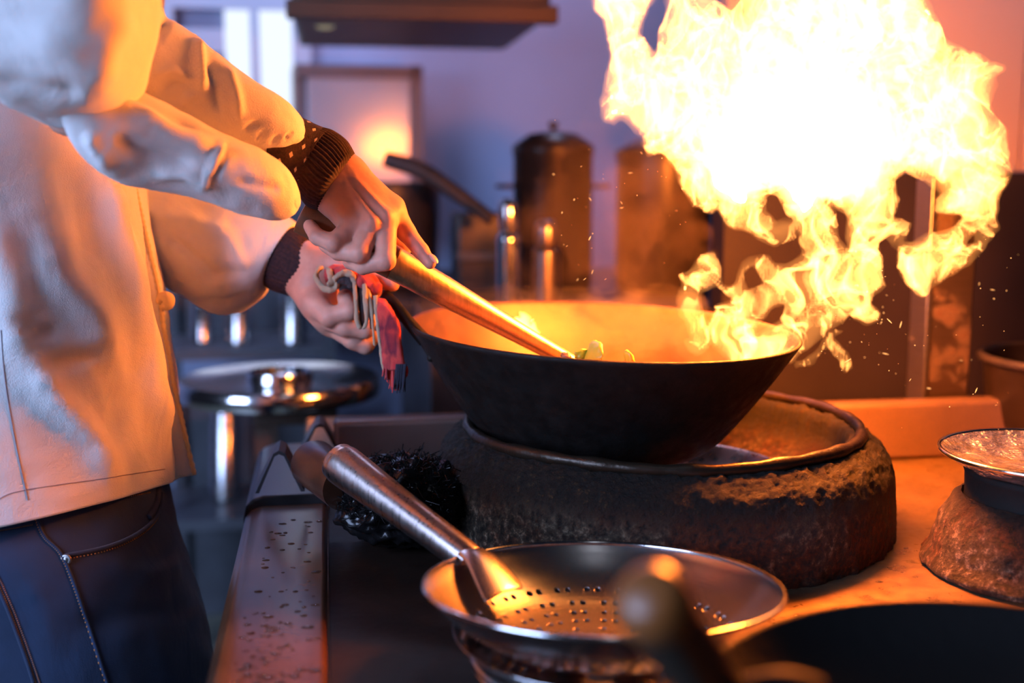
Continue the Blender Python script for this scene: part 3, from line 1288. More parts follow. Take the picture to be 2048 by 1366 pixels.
fix_normals(mk('stand_ring', V, F, M['black'], fs))
# ------------------------------------------------------------------ the cook
from mathutils.bvhtree import BVHTree

pe = thing('person', 'cook in a white jacket and dark blue jeans stirring the wok with a ladle', 'person', (P(170, 1366, 1.16)[0], P(170, 1366, 1.16)[1], 0))


class Surf:
    def __init__(s, V, F):
        s.t = BVHTree.FromPolygons([tuple(v) for v in V], [tuple(int(i) for i in f) for f in F])

    def at(s, px, py, lift=.0008, fall=1.1):
        r = ray(px, py)
        r = r / np.linalg.norm(r)
        h = s.t.ray_cast(Vector(CAM), Vector(r))
        if h[0] is None:
            return P(px, py, fall)
        n = np.array(h[1])
        if n @ r > 0:
            n = -n
        return np.array(h[0]) + n * lift


def on_line(sf, line, m, lift=.0008):
    L = catmull(np.array(line, float), m)
    return np.array([sf.at(a, b, lift) for a, b in L])


def stitches(sf, line, m, rad=.0007):
    pts = on_line(sf, line, m * 3, .0006)
    mb = MB()
    for i in range(0, len(pts) - 2, 3):
        V, F = tube(pts[i:i + 2], rad, 5)
        mb.add(V, F)
    return mb


# --- skin: one surface per limb, grown from blended tapering bones


def hand(parts, step, pad=.03):
    pts = np.array([q for grp in parts for c in grp['c'] for q in c[:2]])
    lo, hi = pts.min(0) - pad, pts.max(0) + pad
    X = box_grid(lo, hi, step)
    tot = None
    for grp in parts:
        f = None
        for a, b, ra, rb in grp['c']:
            d = cone_sdf(X, a, b, ra, rb)
            f = d if f is None else smin(f, d, grp['k'])
        tot = f if tot is None else smin(tot, f, grp['j'])
    # wrinkles over the knuckles
    tot = tot + .00025 * perlin(X * 260)
    return surface_nets(tot, lo, np.eye(3), step)


def chain(pts, k, j):
    c = []
    for (x0, y0, d0, r0), (x1, y1, d1, r1) in zip(pts[:-1], pts[1:]):
        c.append((P(x0, y0, d0), P(x1, y1, d1), r0, r1))
    return dict(c=c, k=k, j=j)


def bones(lst, k, j):
    return dict(c=[(P(*a[:3]), P(*b[:3]), a[3], b[3]) for a, b in lst], k=k, j=j)


MI, MM, MR, MP = (784, 416, 1.122), (770, 437, 1.106), (742, 450, 1.099), (704, 455, 1.098)
wA, wB = (694, 350, 1.120), (667, 390, 1.114)
right = [
    bones([((*wA, .0165), (*MI, .0125)), ((*wA, .0165), (*MM, .0130)), ((*wB, .0165), (*MR, .0130)), ((*wB, .0165), (*MP, .0120)),
           ((640, 300, 1.105, .017), (*wA, .0165)), ((615, 335, 1.095, .017), (*wB, .0165)),
           ((684, 368, 1.116, .020), (730, 425, 1.112, .016))], .012, .006),
    bones([((706, 356, 1.1, .0012), (772, 428, 1.0925, .0042)), ((696, 372, 1.097, .0010), (745, 441, 1.0850, .0040))], .002, .006),
    bones([((783, 418, 1.1135, .0065), (790, 421, 1.1135, .0065)), ((771, 436, 1.097, .0075), (772, 439, 1.097, .0075)), ((744, 447, 1.090, .007), (743, 451, 1.090, .007))], .004, .007),
    chain([(*MI, .0118), (812, 464, 1.124, .0094), (842, 502, 1.119, .0078), (860, 526, 1.115, .0062)], .003, .006),
    chain([(*MM, .0120), (771, 521, 1.089, .0098), (727, 531, 1.096, .0087), (700, 523, 1.112, .0076)], .0025, .0042),
    chain([(*MR, .0115), (719, 506, 1.085, .0098), (677, 503, 1.093, .0085), (652, 490, 1.108, .0074)], .0025, .0022),
    chain([(*MP, .0110), (668, 486, 1.085, .0090), (635, 474, 1.092, .0078), (620, 452, 1.106, .0066)], .0025, .0022),
    chain([(712, 412, 1.138, .014), (765, 462, 1.158, .011), (806, 498, 1.160, .0088)], .003, .006),
]
hv_, hf_ = hand(right, .0013)
lw = (610, 516, 1.278), (606, 562, 1.274)
left = [
    bones([((*lw[0], .017), (632, 548, 1.266, .020)), ((*lw[1], .017), (628, 606, 1.246, .0165)), ((*lw[1], .017), (650, 634, 1.25, .0155)), ((632, 560, 1.262, .022), (666, 650, 1.258, .0140)),
           ((560, 500, 1.30, .017), (*lw[0], .017)), ((550, 535, 1.30, .017), (*lw[1], .017))], .012, .006),
    chain([(628, 606, 1.240, .0135), (660, 634, 1.224, .0112), (699, 622, 1.220, .0098), (690, 594, 1.234, .0088)], .003, .006),
    chain([(650, 634, 1.246, .0130), (690, 654, 1.230, .0108), (730, 660, 1.233, .0094), (738, 640, 1.246, .0085)], .003, .003),
    chain([(668, 652, 1.256, .0125), (706, 680, 1.244, .0104), (731, 692, 1.248, .0092), (745, 676, 1.258, .0082)], .003, .003),
    chain([(622, 520, 1.266, .0175), (680, 528, 1.254, .0145), (735, 548, 1.246, .0120), (782, 566, 1.240, .0096)], .004, .010),
]
lv_, lf_ = hand(left, .0016)
# trunk, neck, head, arms and legs inside the clothes
B0 = P(15, 1000, 1.22)
hx, hy = B0[0], B0[1]


def W(dx, dy, z):
    return np.array([hx + dx, hy + dy + .142 * max(0, z - .75), z])


def wb_(lst, k, j):
    return dict(c=[(np.array(a), np.array(b), ra, rb) for a, b, ra, rb in lst], k=k, j=j)


shR, shL = W(.03, -.17, 1.40), W(.05, .17, 1.40)
elR, elL = P(150, 205, .95), P(250, 440, 1.33)
trunk = [
    wb_([(W(0, 0, .86), W(0, 0, 1.10), .085, .085), (W(0, -.06, .9), W(0, -.06, 1.3), .075, .085), (W(0, .06, .9), W(0, .06, 1.3), .075, .085), (W(.01, 0, 1.3), W(.05, 0, 1.44), .09, .055),
         (W(.05, 0, 1.42), W(.09, 0, 1.53), .052, .05)], .03, .03),
    wb_([(W(.03, -.10, 1.36), P(105, -320, 1.06), .05, .045), (P(105, -320, 1.06), P(110, -200, .945), .045, .042), (P(110, -200, .945), P(95, 60, .895), .042, .034), (P(95, 60, .895), elR, .034, .028), (elR, P(260, 240, 1.0), .024, .022), (P(260, 240, 1.0), P(420, 290, 1.05), .022, .022), (P(420, 290, 1.05), P(600, 325, 1.095), .022, .022)], .02, .03),
    wb_([(W(.05, .10, 1.36), shL, .05, .05), (shL, W(.10, .12, 1.2), .046, .034), (W(.10, .12, 1.2), elL, .036, .030), (elL, P(565, 520, 1.29), .030, .021)], .02, .03),
    wb_([(W(.10, 0, 1.60), W(.12, 0, 1.66), .072, .083), (W(.15, 0, 1.565), W(.155, 0, 1.57), .045, .045)], .03, .02),
    wb_([(W(.195, 0, 1.62), W(.212, 0, 1.596), .009, .013)], .005, .012),
    wb_([(W(.10, -.078, 1.60), W(.095, -.082, 1.63), .012, .016)], .004, .006),
    wb_([(W(.10, .078, 1.60), W(.095, .082, 1.63), .012, .016)], .004, .006),
    wb_([(W(0, -.085, .86), W(.02, -.09, .46), .075, .05), (W(.02, -.09, .46), W(0, -.09, .07), .048, .034), (W(0, -.09, .05), W(.13, -.10, .03), .036, .026)], .02, .03),
    wb_([(W(0, .085, .86), W(.02, .09, .46), .075, .05), (W(.02, .09, .46), W(0, .09, .07), .048, .034), (W(0, .09, .05), W(.13, .10, .03), .036, .026)], .02, .03),
]
tv_, tf_ = hand(trunk, .010, .12)
body = MB()
allV, allF, nb = [], [], 0
for v_, f_ in ((hv_, hf_), (lv_, lf_), (tv_, tf_)):
    allV.append(v_)
    allF.append(f_ + nb)
    nb += len(v_)
bo = mk('body', np.vstack(allV), np.vstack(allF), M['skin'], pe)
smd = bo.modifiers.new('soften', 'SMOOTH')
smd.factor = .5
smd.iterations = 3
bvR = Surf(hv_, hf_)
# nail of the pointing finger
c = bvR.at(861, 524, .0002)
mb = MB()
V, F = lathe([(0, .0010), (.0030, .0008), (.0042, -.0004)], (0, 0, 0), (0, 0, 1), 16)
fd = P(862, 528, 1.115) - P(842, 502, 1.119)
fd /= np.linalg.norm(fd)
nn = np.cross(fd, FW)
nn = nn / np.linalg.norm(nn)
nn = nn if nn @ UP > 0 else -nn
nn = nn * .75 - FW * .65
nn /= np.linalg.norm(nn)
sdv = np.cross(nn, fd)
c = P(861, 523, 1.115) + nn * .0062
mk('fingernail', V[:, :1] * sdv + V[:, 1:2] * fd * 1.5 + V[:, 2:] * nn + c, F, M['nail'], bo)
for sy in (-.03, .03):
    e_ = W(.186, sy, 1.635)
    V, F = lathe(smooth_prof([(0, -.011), (.0085, -.006), (.011, 0), (.0085, .006), (0, .011)], 12), e_, (1, 0, 0), 20)
    mk('eye', V, F, plain('eye_white', (.6, .58, .55), .2), bo)
V, F = tube([W(.196, -.024, 1.553), W(.2, 0, 1.555), W(.196, .024, 1.553)], [.003, .006, .003], 10, m=12)
mk('lips', V, F, plain('lips', (.42, .15, .13), .4), bo)
X = box_grid(W(-.02, -.13, 1.52), W(.24, .13, 1.80), .006)
f = np.linalg.norm((X - W(.098, 0, 1.655)) / np.array([1.06, .98, 1.0]), axis=-1) - .096
cut = (X[..., 0] - (hx + .10)) * .9 - (X[..., 2] - 1.655)
f = np.maximum(f, cut - .02) + .004 * perlin(X * 60)
V, Q = surface_nets(f, X[0, 0, 0], np.eye(3), .006)
mk('hair', V, Q, M['hair'], pe)

# --- knitted sweater cuffs
V, F, uv = loft([(572, 214, 538, 345, 1.078, .034), (606, 236, 565, 368, 1.088, .036), (640, 252, 588, 380, 1.098, .036), (662, 262, 602, 382, 1.102, .0355)], 40, 64, noise_amp=.0006, noise_scale=60)
c1 = mk('sweater_cuff', V, F, M['knit'], pe, uv=uv)
V, F, uv = loft([(650, 258, 592, 376, 1.100, .034), (668, 264, 600, 392, 1.104, .036), (692, 282, 616, 412, 1.109, .037), (707, 306, 634, 420, 1.113, .036)], 40, 240, ribs=(52, .0011), round_end=.005)
mk('ribbed_band', V, F, M['rib'], c1)
V, F, uv = loft([(548, 440, 512, 560, 1.30, .034), (582, 452, 540, 578, 1.292, .034), (606, 468, 575, 590, 1.284, .034), (620, 484, 598, 594, 1.28, .032)], 40, 160, ribs=(40, .0007), round_end=.004)
tag(mk('sweater_cuff', V, F, M['rib'], pe), 'dark ribbed cuff on the hand holding the wok')

# --- white jacket
tors = []
for y, xr_, xl in ((-400, 120, -40), (-350, 220, -150), (-260, 310, -240), (-80, 306, -260), (100, 284, -265), (240, 270, -265), (380, 270, -262), (500, 290, -262), (620, 312, -262), (760, 332, -262), (860, 340, -264), (962, 347, -266)):
    sl = .185 * max(0, min(1, (y - 300) / 500))
    tors.append((xl, y + sl * (xr_ - xl), xr_, y, 1.205, .21 if y > -300 else .17 if y > -380 else .075))
tf = [
    ([(175, 250), (215, 430), (262, 600), (305, 800), (340, 965)], 17, .015),
    ([(232, 330), (285, 520), (322, 720), (345, 960)], 13, -.008),
    ([(70, 430), (110, 560), (190, 640), (215, 760)], 30, .010),
    ([(40, 690), (110, 800), (190, 880), (230, 985)], 26, .011),
    ([(80, 735), (150, 720), (215, 700)], 14, -.007),
    ([(20, 620), (70, 670), (120, 655)], 13, -.006),
    ([(190, 690), (235, 800), (230, 900)], 18, -.007),
    ([(120, 300), (160, 420), (190, 560)], 22, -.008),
    ([(-40, 420), (20, 560), (40, 760)], 40, .008),
]
for i in range(12):
    x = 80 + i * 22
    tf.append(([(x, 1030 - x * .2), (x + random.uniform(-6, 6), 985 - x * .19)], 5, random.uniform(.0008, .0022)))
tf = [(l, w_, h * 1.5) for l, w_, h in tf]
TV, TF, uv = loft(tors, 150, 110, 2.0, folds=tf, noise_amp=.0035, noise_scale=11)
ja = mk('jacket', TV, TF, M['jacket'], pe)
tS = Surf(TV, TF)
mb = MB()
V, F = tube(on_line(tS, [(-5, 1000), (40, 982), (200, 958), (330, 938)], 40, .0001), .0005, 6)
mb.add(V, F)
V, F = tube(on_line(tS, [(2, 660), (10, 760), (30, 880), (56, 1000)], 40, .0001), .0006, 6)
mb.add(V, F)
mb.build('seam', plain('seam_thread', (.30, .26, .30), .9), ja, smooth=True)


def sleeve(name, secs, m, n, folds, rnd, expo=2.0, amp=.002):
    V, F, uv = loft(secs, m, n, expo, folds=folds, noise_amp=amp, noise_scale=20, round_end=rnd)
    return mk(name, V, F, M['jacket'], ja), V, F


_o, V, F = sleeve('upper_sleeve', [(-120, -340, 330, -340, 1.04, .10), (-100, -230, 318, -230, .93, .088), (-75, -120, 300, -120, .868, .075), (-60, 20, 286, 20, .872, .075), (-45, 100, 272, 110, .885, .073), (-22, 170, 258, 165, .898, .066), (26, 216, 232, 212, .905, .055), (75, 240, 190, 238, .91, .035), (104, 245, 160, 244, .912, .016)], 70, 80,
       [([(40, 60), (130, 110), (230, 170)], 34, .007), ([(-20, 150), (80, 185), (180, 190)], 22, -.006), ([(260, 20), (215, 90), (205, 170)], 26, .005)], .004, 4.0)
so, V, F = sleeve('sleeve', [(272, -70, 170, 170, .985, .055), (305, 8, 200, 215, 1.0, .055), (372, 58, 262, 248, 1.022, .055), (438, 108, 335, 275, 1.038, .053), (503, 158, 410, 300, 1.052, .05), (560, 192, 475, 312, 1.062, .046), (596, 226, 525, 314, 1.068, .04), (610, 256, 566, 308, 1.071, .030), (611, 274, 590, 297, 1.072, .016)], 90, 110,
       [([(325, 14), (292, 60), (266, 105)], 11, .011), ([(338, 30), (312, 72), (285, 110)], 9, -.007), ([(392, 75), (398, 120), (408, 190)], 11, .008), ([(415, 110), (430, 165), (440, 235)], 9, -.006), ([(450, 130), (468, 180), (482, 240)], 10, .006), ([(300, 150), (345, 140), (380, 160)], 8, .004),
        ([(330, 180), (350, 165), (372, 160)], 6, -.003), ([(360, 215), (378, 195), (395, 190)], 6, .003), ([(490, 262), (505, 250), (520, 248)], 7, -.003), ([(515, 285), (522, 272), (535, 262)], 5, -.0025), ([(545, 290), (552, 278), (565, 272)], 5, -.0025), ([(570, 282), (576, 270), (588, 262)], 4, -.002)], .002)
sS = Surf(V, F)
lo_, V, F = sleeve('sleeve_flap', [(205, 120, 138, 236, .925, .056), (238, 152, 152, 282, .938, .058), (275, 176, 182, 330, .95, .058), (330, 204, 242, 366, .965, .056), (402, 240, 326, 382, .985, .053), (470, 278, 412, 402, 1.0, .048), (528, 302, 486, 430, 1.015, .042), (572, 334, 544, 440, 1.025, .034), (594, 370, 580, 432, 1.031, .022), (597, 392, 592, 415, 1.033, .012)], 90, 110,
       [([(245, 172), (320, 225), (400, 262)], 12, -.005), ([(255, 210), (340, 262), (430, 300)], 20, .008), ([(225, 270), (300, 310), (400, 335)], 18, -.007), ([(446, 282), (430, 325), (405, 378)], 5, .0035), ([(455, 290), (438, 332), (416, 385)], 4, -.003), ([(470, 360), (520, 372), (570, 380)], 12, -.003), ([(300, 350), (370, 350), (440, 380)], 10, .004), ([(170, 260), (190, 300), (230, 340)], 14, .005)], .002)
_o, V, F = sleeve('sleeve', [(215, 300, 268, 500, 1.325, .05), (300, 335, 322, 566, 1.322, .06), (390, 365, 372, 598, 1.318, .062), (480, 395, 428, 628, 1.312, .06), (548, 418, 476, 624, 1.308, .056), (582, 438, 512, 602, 1.304, .05), (593, 448, 527, 578, 1.30, .044)], 80, 110,
       [([(335, 470), (372, 500), (440, 560)], 9, -.006), ([(300, 430), (380, 440), (460, 470)], 16, .007), ([(400, 560), (450, 545), (510, 540)], 10, -.004), ([(400, 600), (450, 604), (505, 590)], 8, -.006), ([(430, 430), (470, 500), (500, 560)], 14, .005)], .002)
tag(_o, 'orange lit sleeve on the arm behind')
# hem seams of the sleeves
# front panel of the jacket with its corded edge and knot button
fp = [(238, 380, 271, 378), (252, 440, 284, 436), (266, 510, 300, 505), (280, 590, 318, 585), (294, 660, 328, 655), (306, 720, 339, 715), (318, 780, 350, 775), (332, 870, 369, 862), (346, 956, 389, 950)]
V, F, uv = loft([(a, b, c, d, 1.215, .006) for a, b, c, d in fp], 60, 24, 3.0, noise_amp=.002, noise_scale=30)
mk('front_panel', V, F, M['jacket'], ja)
pl = catmull(np.array([(c, d) for a, b, c, d in fp], float), 150)
pts = np.array([P(x, y, 1.212) for x, y in pl])
V, F = tube(pts, .0024 + .0005 * np.sin(np.arange(150) * 1.9), 10)
mk('corded_edge', V, F, M['piping'], ja)
V, F = tube([P(318, 606, 1.21), P(326, 594, 1.208), P(337, 598, 1.208), P(335, 610, 1.21), P(324, 612, 1.21)], [.004, .006, .0065, .006, .004], 14, m=24)
mk('knot_button', V, F, M['piping'], ja)

# --- jeans
jn = [(-240, 880, 318, 905, 1.19, .13), (-242, 1000, 322, 975, 1.185, .145), (-244, 1080, 338, 1060, 1.175, .16), (-240, 1160, 366, 1150, 1.17, .16), (-232, 1260, 394, 1250, 1.165, .16), (-220, 1366, 416, 1366, 1.165, .16), (-200, 1500, 424, 1500, 1.16, .16)]
JV, JF, uv = loft(jn, 90, 110, 2.2, folds=[([(200, 1130), (300, 1150), (370, 1130)], 20, .004), ([(150, 1250), (260, 1230), (380, 1220)], 24, -.004), ([(60, 1150), (90, 1230), (110, 1330)], 20, .003)], noise_amp=.003, noise_scale=14)
mb = MB().add(JV, JF)
for dep in (1.08, 1.25):
    V, F, uv = loft([(-190, 1420, 418, 1440, dep, .085), (-120, 1700, 400, 1700, dep, .085), (-10, 2000, 380, 2000, dep, .07), (40, 2300, 340, 2300, dep, .062), (60, 2460, 320, 2460, dep, .058)], 30, 40)
    mb.add(V, F)
je = mb.build('jeans', M['jeans'], pe, smooth=True)
jS = Surf(JV, JF)
stc = MB()
pk = [(322, 985), (318, 1020), (300, 1048), (262, 1075), (205, 1097), (130, 1112)]
for off in (0, 7):
    m_ = stitches(jS, [(a, b + off) for a, b in pk], 60)
    stc.add(np.vstack(m_.V), m_.F)
for ln in ([(66, 1022), (84, 1072), (118, 1108), (145, 1170), (172, 1250), (215, 1380)], [(0, 1062), (34, 1056), (66, 1050)], [(-10, 1150), (20, 1220), (50, 1300), (72, 1366)], [(-4, 1150), (27, 1220), (57, 1300), (80, 1366)], [(80, 1030), (180, 1008), (300, 985)]):
    m_ = stitches(jS, ln, 60)
    stc.add(np.vstack(m_.V), m_.F)
stc.build('stitching', M['thread'], je, smooth=True)['kind'] = 'stuff'
mb = MB()
V, F = tube(on_line(jS, pk, 50, .0006), .0022, 8)
mb.add(V, F)
V, F = tube(on_line(jS, [(70, 1022), (88, 1072), (122, 1108), (149, 1170), (176, 1250), (219, 1380)], 50, .0003), .0018, 8)
mb.add(V, F)
V, F = tube(on_line(jS, [(-14, 1150), (16, 1220), (46, 1300), (68, 1366)], 30, .0003), .0018, 8)
mb.add(V, F)
mb.build('welt_seam', M['jeans'], je, smooth=True)
lv = [(323, 980), (316, 1022), (298, 1050)]
V, F = tube(on_line(jS, [(316, 975), (311, 1010), (296, 1036)], 20, .0002), [.0035] * 20, 8)
mk('pocket_lining', V, F, M['pocket'], je)
q = jS.at(131, 1120, .001)
V, F = lathe([(0, .0016), (.0018, .0016), (.0024, .0006), (.0036, .0012), (.0048, .0008), (.0052, 0)], q, -FW, 20)
mk('rivet', V, F, M['dull'], je)
for sy in (-.09, .09):
    V, F = tube([W(-.06, sy, .045), W(0, sy, .055), W(.10, sy * 1.08, .042), (W(.19, sy * 1.1, .034))], [.045, .05, .042, .03], 20, m=24)
    V[:, 2] = np.maximum(V[:, 2], .004)
    mk('shoe', V, F, M['black'], pe)

# ------------------------------------------------------------------ the rag round the wok ear
rgq = P(715, 600, 1.235)
ra = thing('rag', 'striped and red plaid rag wrapped round the wok ear under the hand', 'rag', rgq)
V, F, uv = loft([(650, 535, 655, 570, 1.236, .012), (690, 528, 690, 572, 1.228, .016), (730, 540, 720, 580, 1.226, .016), (765, 566, 745, 596, 1.226, .012)], 40, 40, noise_amp=.003, noise_scale=70, round_end=.004)
mk('wrapped_fold', V, F, M['plaid'], ra)


def cloth_tube(name, pts, rad, m, flat=.6):
    V, F = tube([P(*p) for p in pts], np.array(rad) * .8, 16, m=60)
    V = V + .0019 * np.stack([fbm(V * 90 + s, 2) for s in (1, 5, 9)], -1)
    return mk(name, V, F, m, ra)


cloth_tube('rolled_hem', [(642, 536, 1.226), (634, 548, 1.220), (638, 566, 1.216), (652, 580, 1.214), (668, 578, 1.213), (676, 566, 1.214)], [.0035, .0042, .0045, .0045, .004, .003], M['cream'])
cloth_tube('rolled_hem', [(656, 536, 1.222), (660, 548, 1.216), (664, 562, 1.213), (656, 572, 1.212)], [.003, .0042, .0042, .003], M['cream'])
cloth_tube('rolled_hem', [(668, 572, 1.216), (672, 556, 1.212), (688, 545, 1.210), (703, 550, 1.210), (709, 562, 1.213)], [.003, .004, .0045, .0042, .003], M['cream'])
cloth_tube('dark_fold', [(674, 574, 1.220), (680, 562, 1.217), (692, 558, 1.216), (702, 566, 1.217), (700, 575, 1.22)], [.004, .0065, .0075, .006, .004], M['char'])


def strip(name, secs, m, th=.003, noise=.0008):
    V, F, uv = loft([(*s, th) for s in secs], 50, 20, 3.0, noise_amp=noise, noise_scale=80, round_end=.002)
    return mk(name, V, F, m, ra)


strip('hanging_fold', [(704, 562, 714, 560, 1.213), (707, 600, 716, 600, 1.206), (710, 640, 719, 640, 1.204), (716, 656, 724, 654, 1.204)], M['cream'])
strip('dark_fold', [(713, 562, 724, 560, 1.217), (716, 600, 728, 600, 1.211), (719, 640, 730, 640, 1.209), (722, 652, 731, 650, 1.209)], M['char'])
strip('hanging_fold', [(722, 560, 733, 562, 1.213), (726, 600, 737, 602, 1.205), (729, 640, 738, 640, 1.203), (724, 656, 734, 654, 1.203)], M['cream'])
strip('dark_fold', [(732, 576, 742, 580, 1.220), (736, 610, 742, 610, 1.214), (740, 655, 744, 655, 1.212)], M['char'])
strip('hanging_fold', [(731, 574, 739, 578, 1.214), (738, 610, 746, 610, 1.206), (742, 650, 749, 650, 1.204), (746, 688, 752, 690, 1.204)], M['cream'])
strip('hanging_fold', [(746, 592, 756, 590, 1.206), (751, 640, 759, 640, 1.198), (757, 690, 764, 690, 1.195), (764, 738, 770, 738, 1.194)], M['cream'])
strip('plaid_flap', [(750, 594, 772, 598, 1.208), (753, 625, 790, 625, 1.200), (756, 655, 800, 655, 1.198), (760, 690, 802, 692, 1.196), (766, 738, 812, 736, 1.194)], M['plaid'], .005, .002)
mb = MB()
for k in range(46):
    t = k / 45
    x = 768 + 46 * t + random.uniform(-2, 2)
    ln = random.uniform(8, 22) + 34 * math.exp(-((t - .45) / .3) ** 2)
    dep = 1.194 + random.uniform(-.003, .003)
    V, F = tube([P(x, 733, dep), P(x + random.uniform(-2, 2), 733 + ln * .5, dep - .001), P(x + random.uniform(-4, 2), 733 + ln, dep)], [.0011, .0010, .0006], 6, m=8)
    mb.add(V, F)
mb.build('fringe', M['plaid'], ra, smooth=True)['kind'] = 'stuff'
mb = MB()
for k in range(26):
    x = 790 + 24 * random.random()
    dep = 1.189 + random.uniform(-.002, .002)
    V, F = tube([P(x, 728, dep), P(x - 2, 752, dep), P(x - 4 + random.uniform(-3, 3), 770 + random.uniform(-10, 18), dep)], [.0011, .0010, .0006], 6, m=8)
    mb.add(V, F)
mb.build('dark_fringe', M['navy'], ra, smooth=True)['kind'] = 'stuff'

# ------------------------------------------------------------------ things in the blurred back of the kitchen


def box_px(mb, px0, py0, px1, py1, dep, thick, rot=TH):
    a, b = P(px0, py0, dep), P(px1, py1, dep)
    R = np.array([[math.cos(rot), -math.sin(rot), 0], [math.sin(rot), math.cos(rot), 0], [0, 0, 1.0]])
    return mb.box((a + b) / 2 + np.array([0, thick / 2, 0]), (abs(b[0] - a[0]) / 2, thick / 2, abs(a[2] - b[2]) / 2), R)


def pot_px(name, label, cat, pxc, pytop, pybot, dep, rpx, m, lid=True, handles=True, grp=None):
    top, bot = P(pxc, pytop, dep), P(pxc, pybot, dep)
    c = np.array([bot[0], bot[1], bcz])
    h = top[2] - bcz
    r = rpx / FPX * dep
    t = thing(name, label, cat, c, grp)
    V, F = lathe([(0, 0), (r * .94, .001), (r, .012), (r, h * .8), (r * 1.03, h * .81), (r * 1.03, h * .83), (r * .97, h * .83), (r * .96, .02), (0, .015)], c, n=56)
    fix_normals(mk('pot_body', V, F, m, t, angle=40))
    if lid:
        V, F = lathe([(r * 1.04, h * .832), (r * 1.02, h * .86), (r * .6, h * .93), (0, h * .95)], c, n=56)
        fix_normals(mk('lid', V, F, m, t))
        V, F = lathe(smooth_prof([(r * .06, h * .94), (r * .07, h * .96), (r * .14, h * .98), (r * .1, h), (0, h)], 14), c, n=24)
        fix_normals(mk('lid_knob', V, F, M['darkbox'], t))
    if handles:
        for s_ in (-1, 1):
            q = [c + np.array([s_ * r, -.02, h * .62]), c + np.array([s_ * (r + .03), -.018, h * .62]), c + np.array([s_ * (r + .03), .018, h * .62]), c + np.array([s_ * r, .02, h * .62])]
            V, F = tube(q, .005, 10, m=24)
            fix_normals(mk('side_handle', V, F, m, t))
    return t


# back counter across the rear
bcz = float(P(900, 590, 2.3)[2])
bc_ = thing('back_counter', 'dark counter carrying the pots at the back of the kitchen', 'counter', P(1000, 590, 2.45) * np.array([1, 1, 0]))
mb = MB()
sbox(mb, -.20, .6, .80, 1.0, bcz - ZT - .03, bcz - ZT)
sbox(mb, -.34, .6, .98, 1.75, bcz - ZT - .03, bcz - ZT)
mb.build('counter_top', M['darkbox'], bc_, bevel=.004)
mb = MB()
sbox(mb, -.18, .58, .84, 1.73, -ZT, bcz - ZT - .031)
mb.build('counter_body', M['darkbox'], bc_)
pot_px('stock_pot', 'taller left dark stock pot on the back counter by the flames', 'pot', 1105, 246, 578, 2.42, 78, M['darkpot'], grp='dark stock pots on the back counter')
pot_px('stock_pot', 'dark stock pot on the back counter partly behind the flame ball', 'pot', 1325, 258, 572, 2.44, 95, M['darkpot'], handles=False, grp='dark stock pots on the back counter')


def bottle(px, y0, y1, dep, w_, m, label, name='seasoning_canister', cat='canister'):
    a, b = P(px, y1, dep), P(px, y0, dep)
    a[2] = bcz
    h = b[2] - a[2]
    r = w_ / 2 / FPX * dep
    t = thing(name, label, cat, a)
    V, F = lathe(smooth_prof([(0, 0), (r * .95, .001), (r, .006), (r, h * .55), (r * .95, h * .66), (r * .6, h * .72)], 30), a, n=32)
    fix_normals(mk('canister_body', V, F, m, t))
    V, F = lathe(smooth_prof([(r * .6, h * .72), (r * .8, h * .74), (r * .8, h * .92), (r * .5, h), (0, h)], 20), a, n=32)
    fix_normals(mk('cap', V, F, m, t))


bottle(1018, 398, 572, 2.05, 52, M['pol'], 'shiny steel canister catching a white highlight beside the dark pots')
bottle(1092, 440, 575, 2.04, 58, M['handle'], 'squat steel canister with an orange highlight beside the dark pots')
# dark pan with a long sloping handle
pq_ = P(770, 455, 2.45)
pq_[2] = bcz + .002
dpn = thing('frying_pan', 'dark deep pan with a long sloping handle on the back counter', 'pan', pq_)
hp = float(P(770, 385, 2.45)[2]) - bcz
V, F = lathe(smooth_prof([(0, 0), (.09, .001), (.11, .03), (.12, hp), (.116, hp), (.106, .03), (.08, .006), (0, .005)], 30), pq_, n=56)
fix_normals(mk('pan_body', V, F, M['darkbox'], dpn))
V, F = tube([P(770, 318, 2.22), P(840, 340, 2.22), P(900, 378, 2.22), P(985, 440, 2.22)], [.016, .017, .016, .013], 16, m=24)
fix_normals(mk('pan_handle', V, F, M['darkbox'], dpn))
cr = thing('stove_box', 'low black box between the deep pan and the canisters', 'box', P(910, 590, 2.38))
mb = MB()
box_px(mb, 905, 425, 995, 588, 2.36, .12)
mb.build('box_body', M['darkbox'], cr, bevel=.006)
mb = MB()
box_px(mb, 910, 505, 990, 522, 2.345, .02)
mb.build('front_bar', M['bluedark'], cr, bevel=.003)

# side table, low shelf and cans at the left
tz = float(P(560, 792, 2.0)[2])
tb = thing('side_table', 'dark side table holding the big round steel tray', 'table', P(620, 800, 2.05) * np.array([1, 1, 0]))
mb = MB()
cT = P(595, 800, 2.06)
mb.box((cT[0], cT[1], tz - .02), (.07, .13, .018), RS)
mb.build('table_top', M['hood'], tb, bevel=.004)
for sx in (-1, 1):
    for sy in (-1, 1):
        q = cT + EX * sx * .056 + EY * sy * .11
        MB().box((q[0], q[1], (tz - .04) / 2), (.014, .014, (tz - .04) / 2), RS).build('leg', M['hood'], tb)
lq = P(560, 775, 2.0)
lq[2] = tz + .0005
sl_ = thing('round_tray', 'round shiny steel tray lying on the dark side table', 'tray', lq)
rl = 200 / FPX * 2.0
V, F = lathe([(rl * .80, .0), (rl * .98, .002), (rl, .012), (rl * .985, .028), (rl * .96, .034), (rl * .82, .028), (rl * .6, .024), (rl * .3, .03), (0, .032), (0, .026), (rl * .3, .024), (rl * .6, .018), (rl * .8, .018)], lq, n=80, closed=True)
fix_normals(mk('tray_plate', V, F, M['pol'], sl_, angle=50))
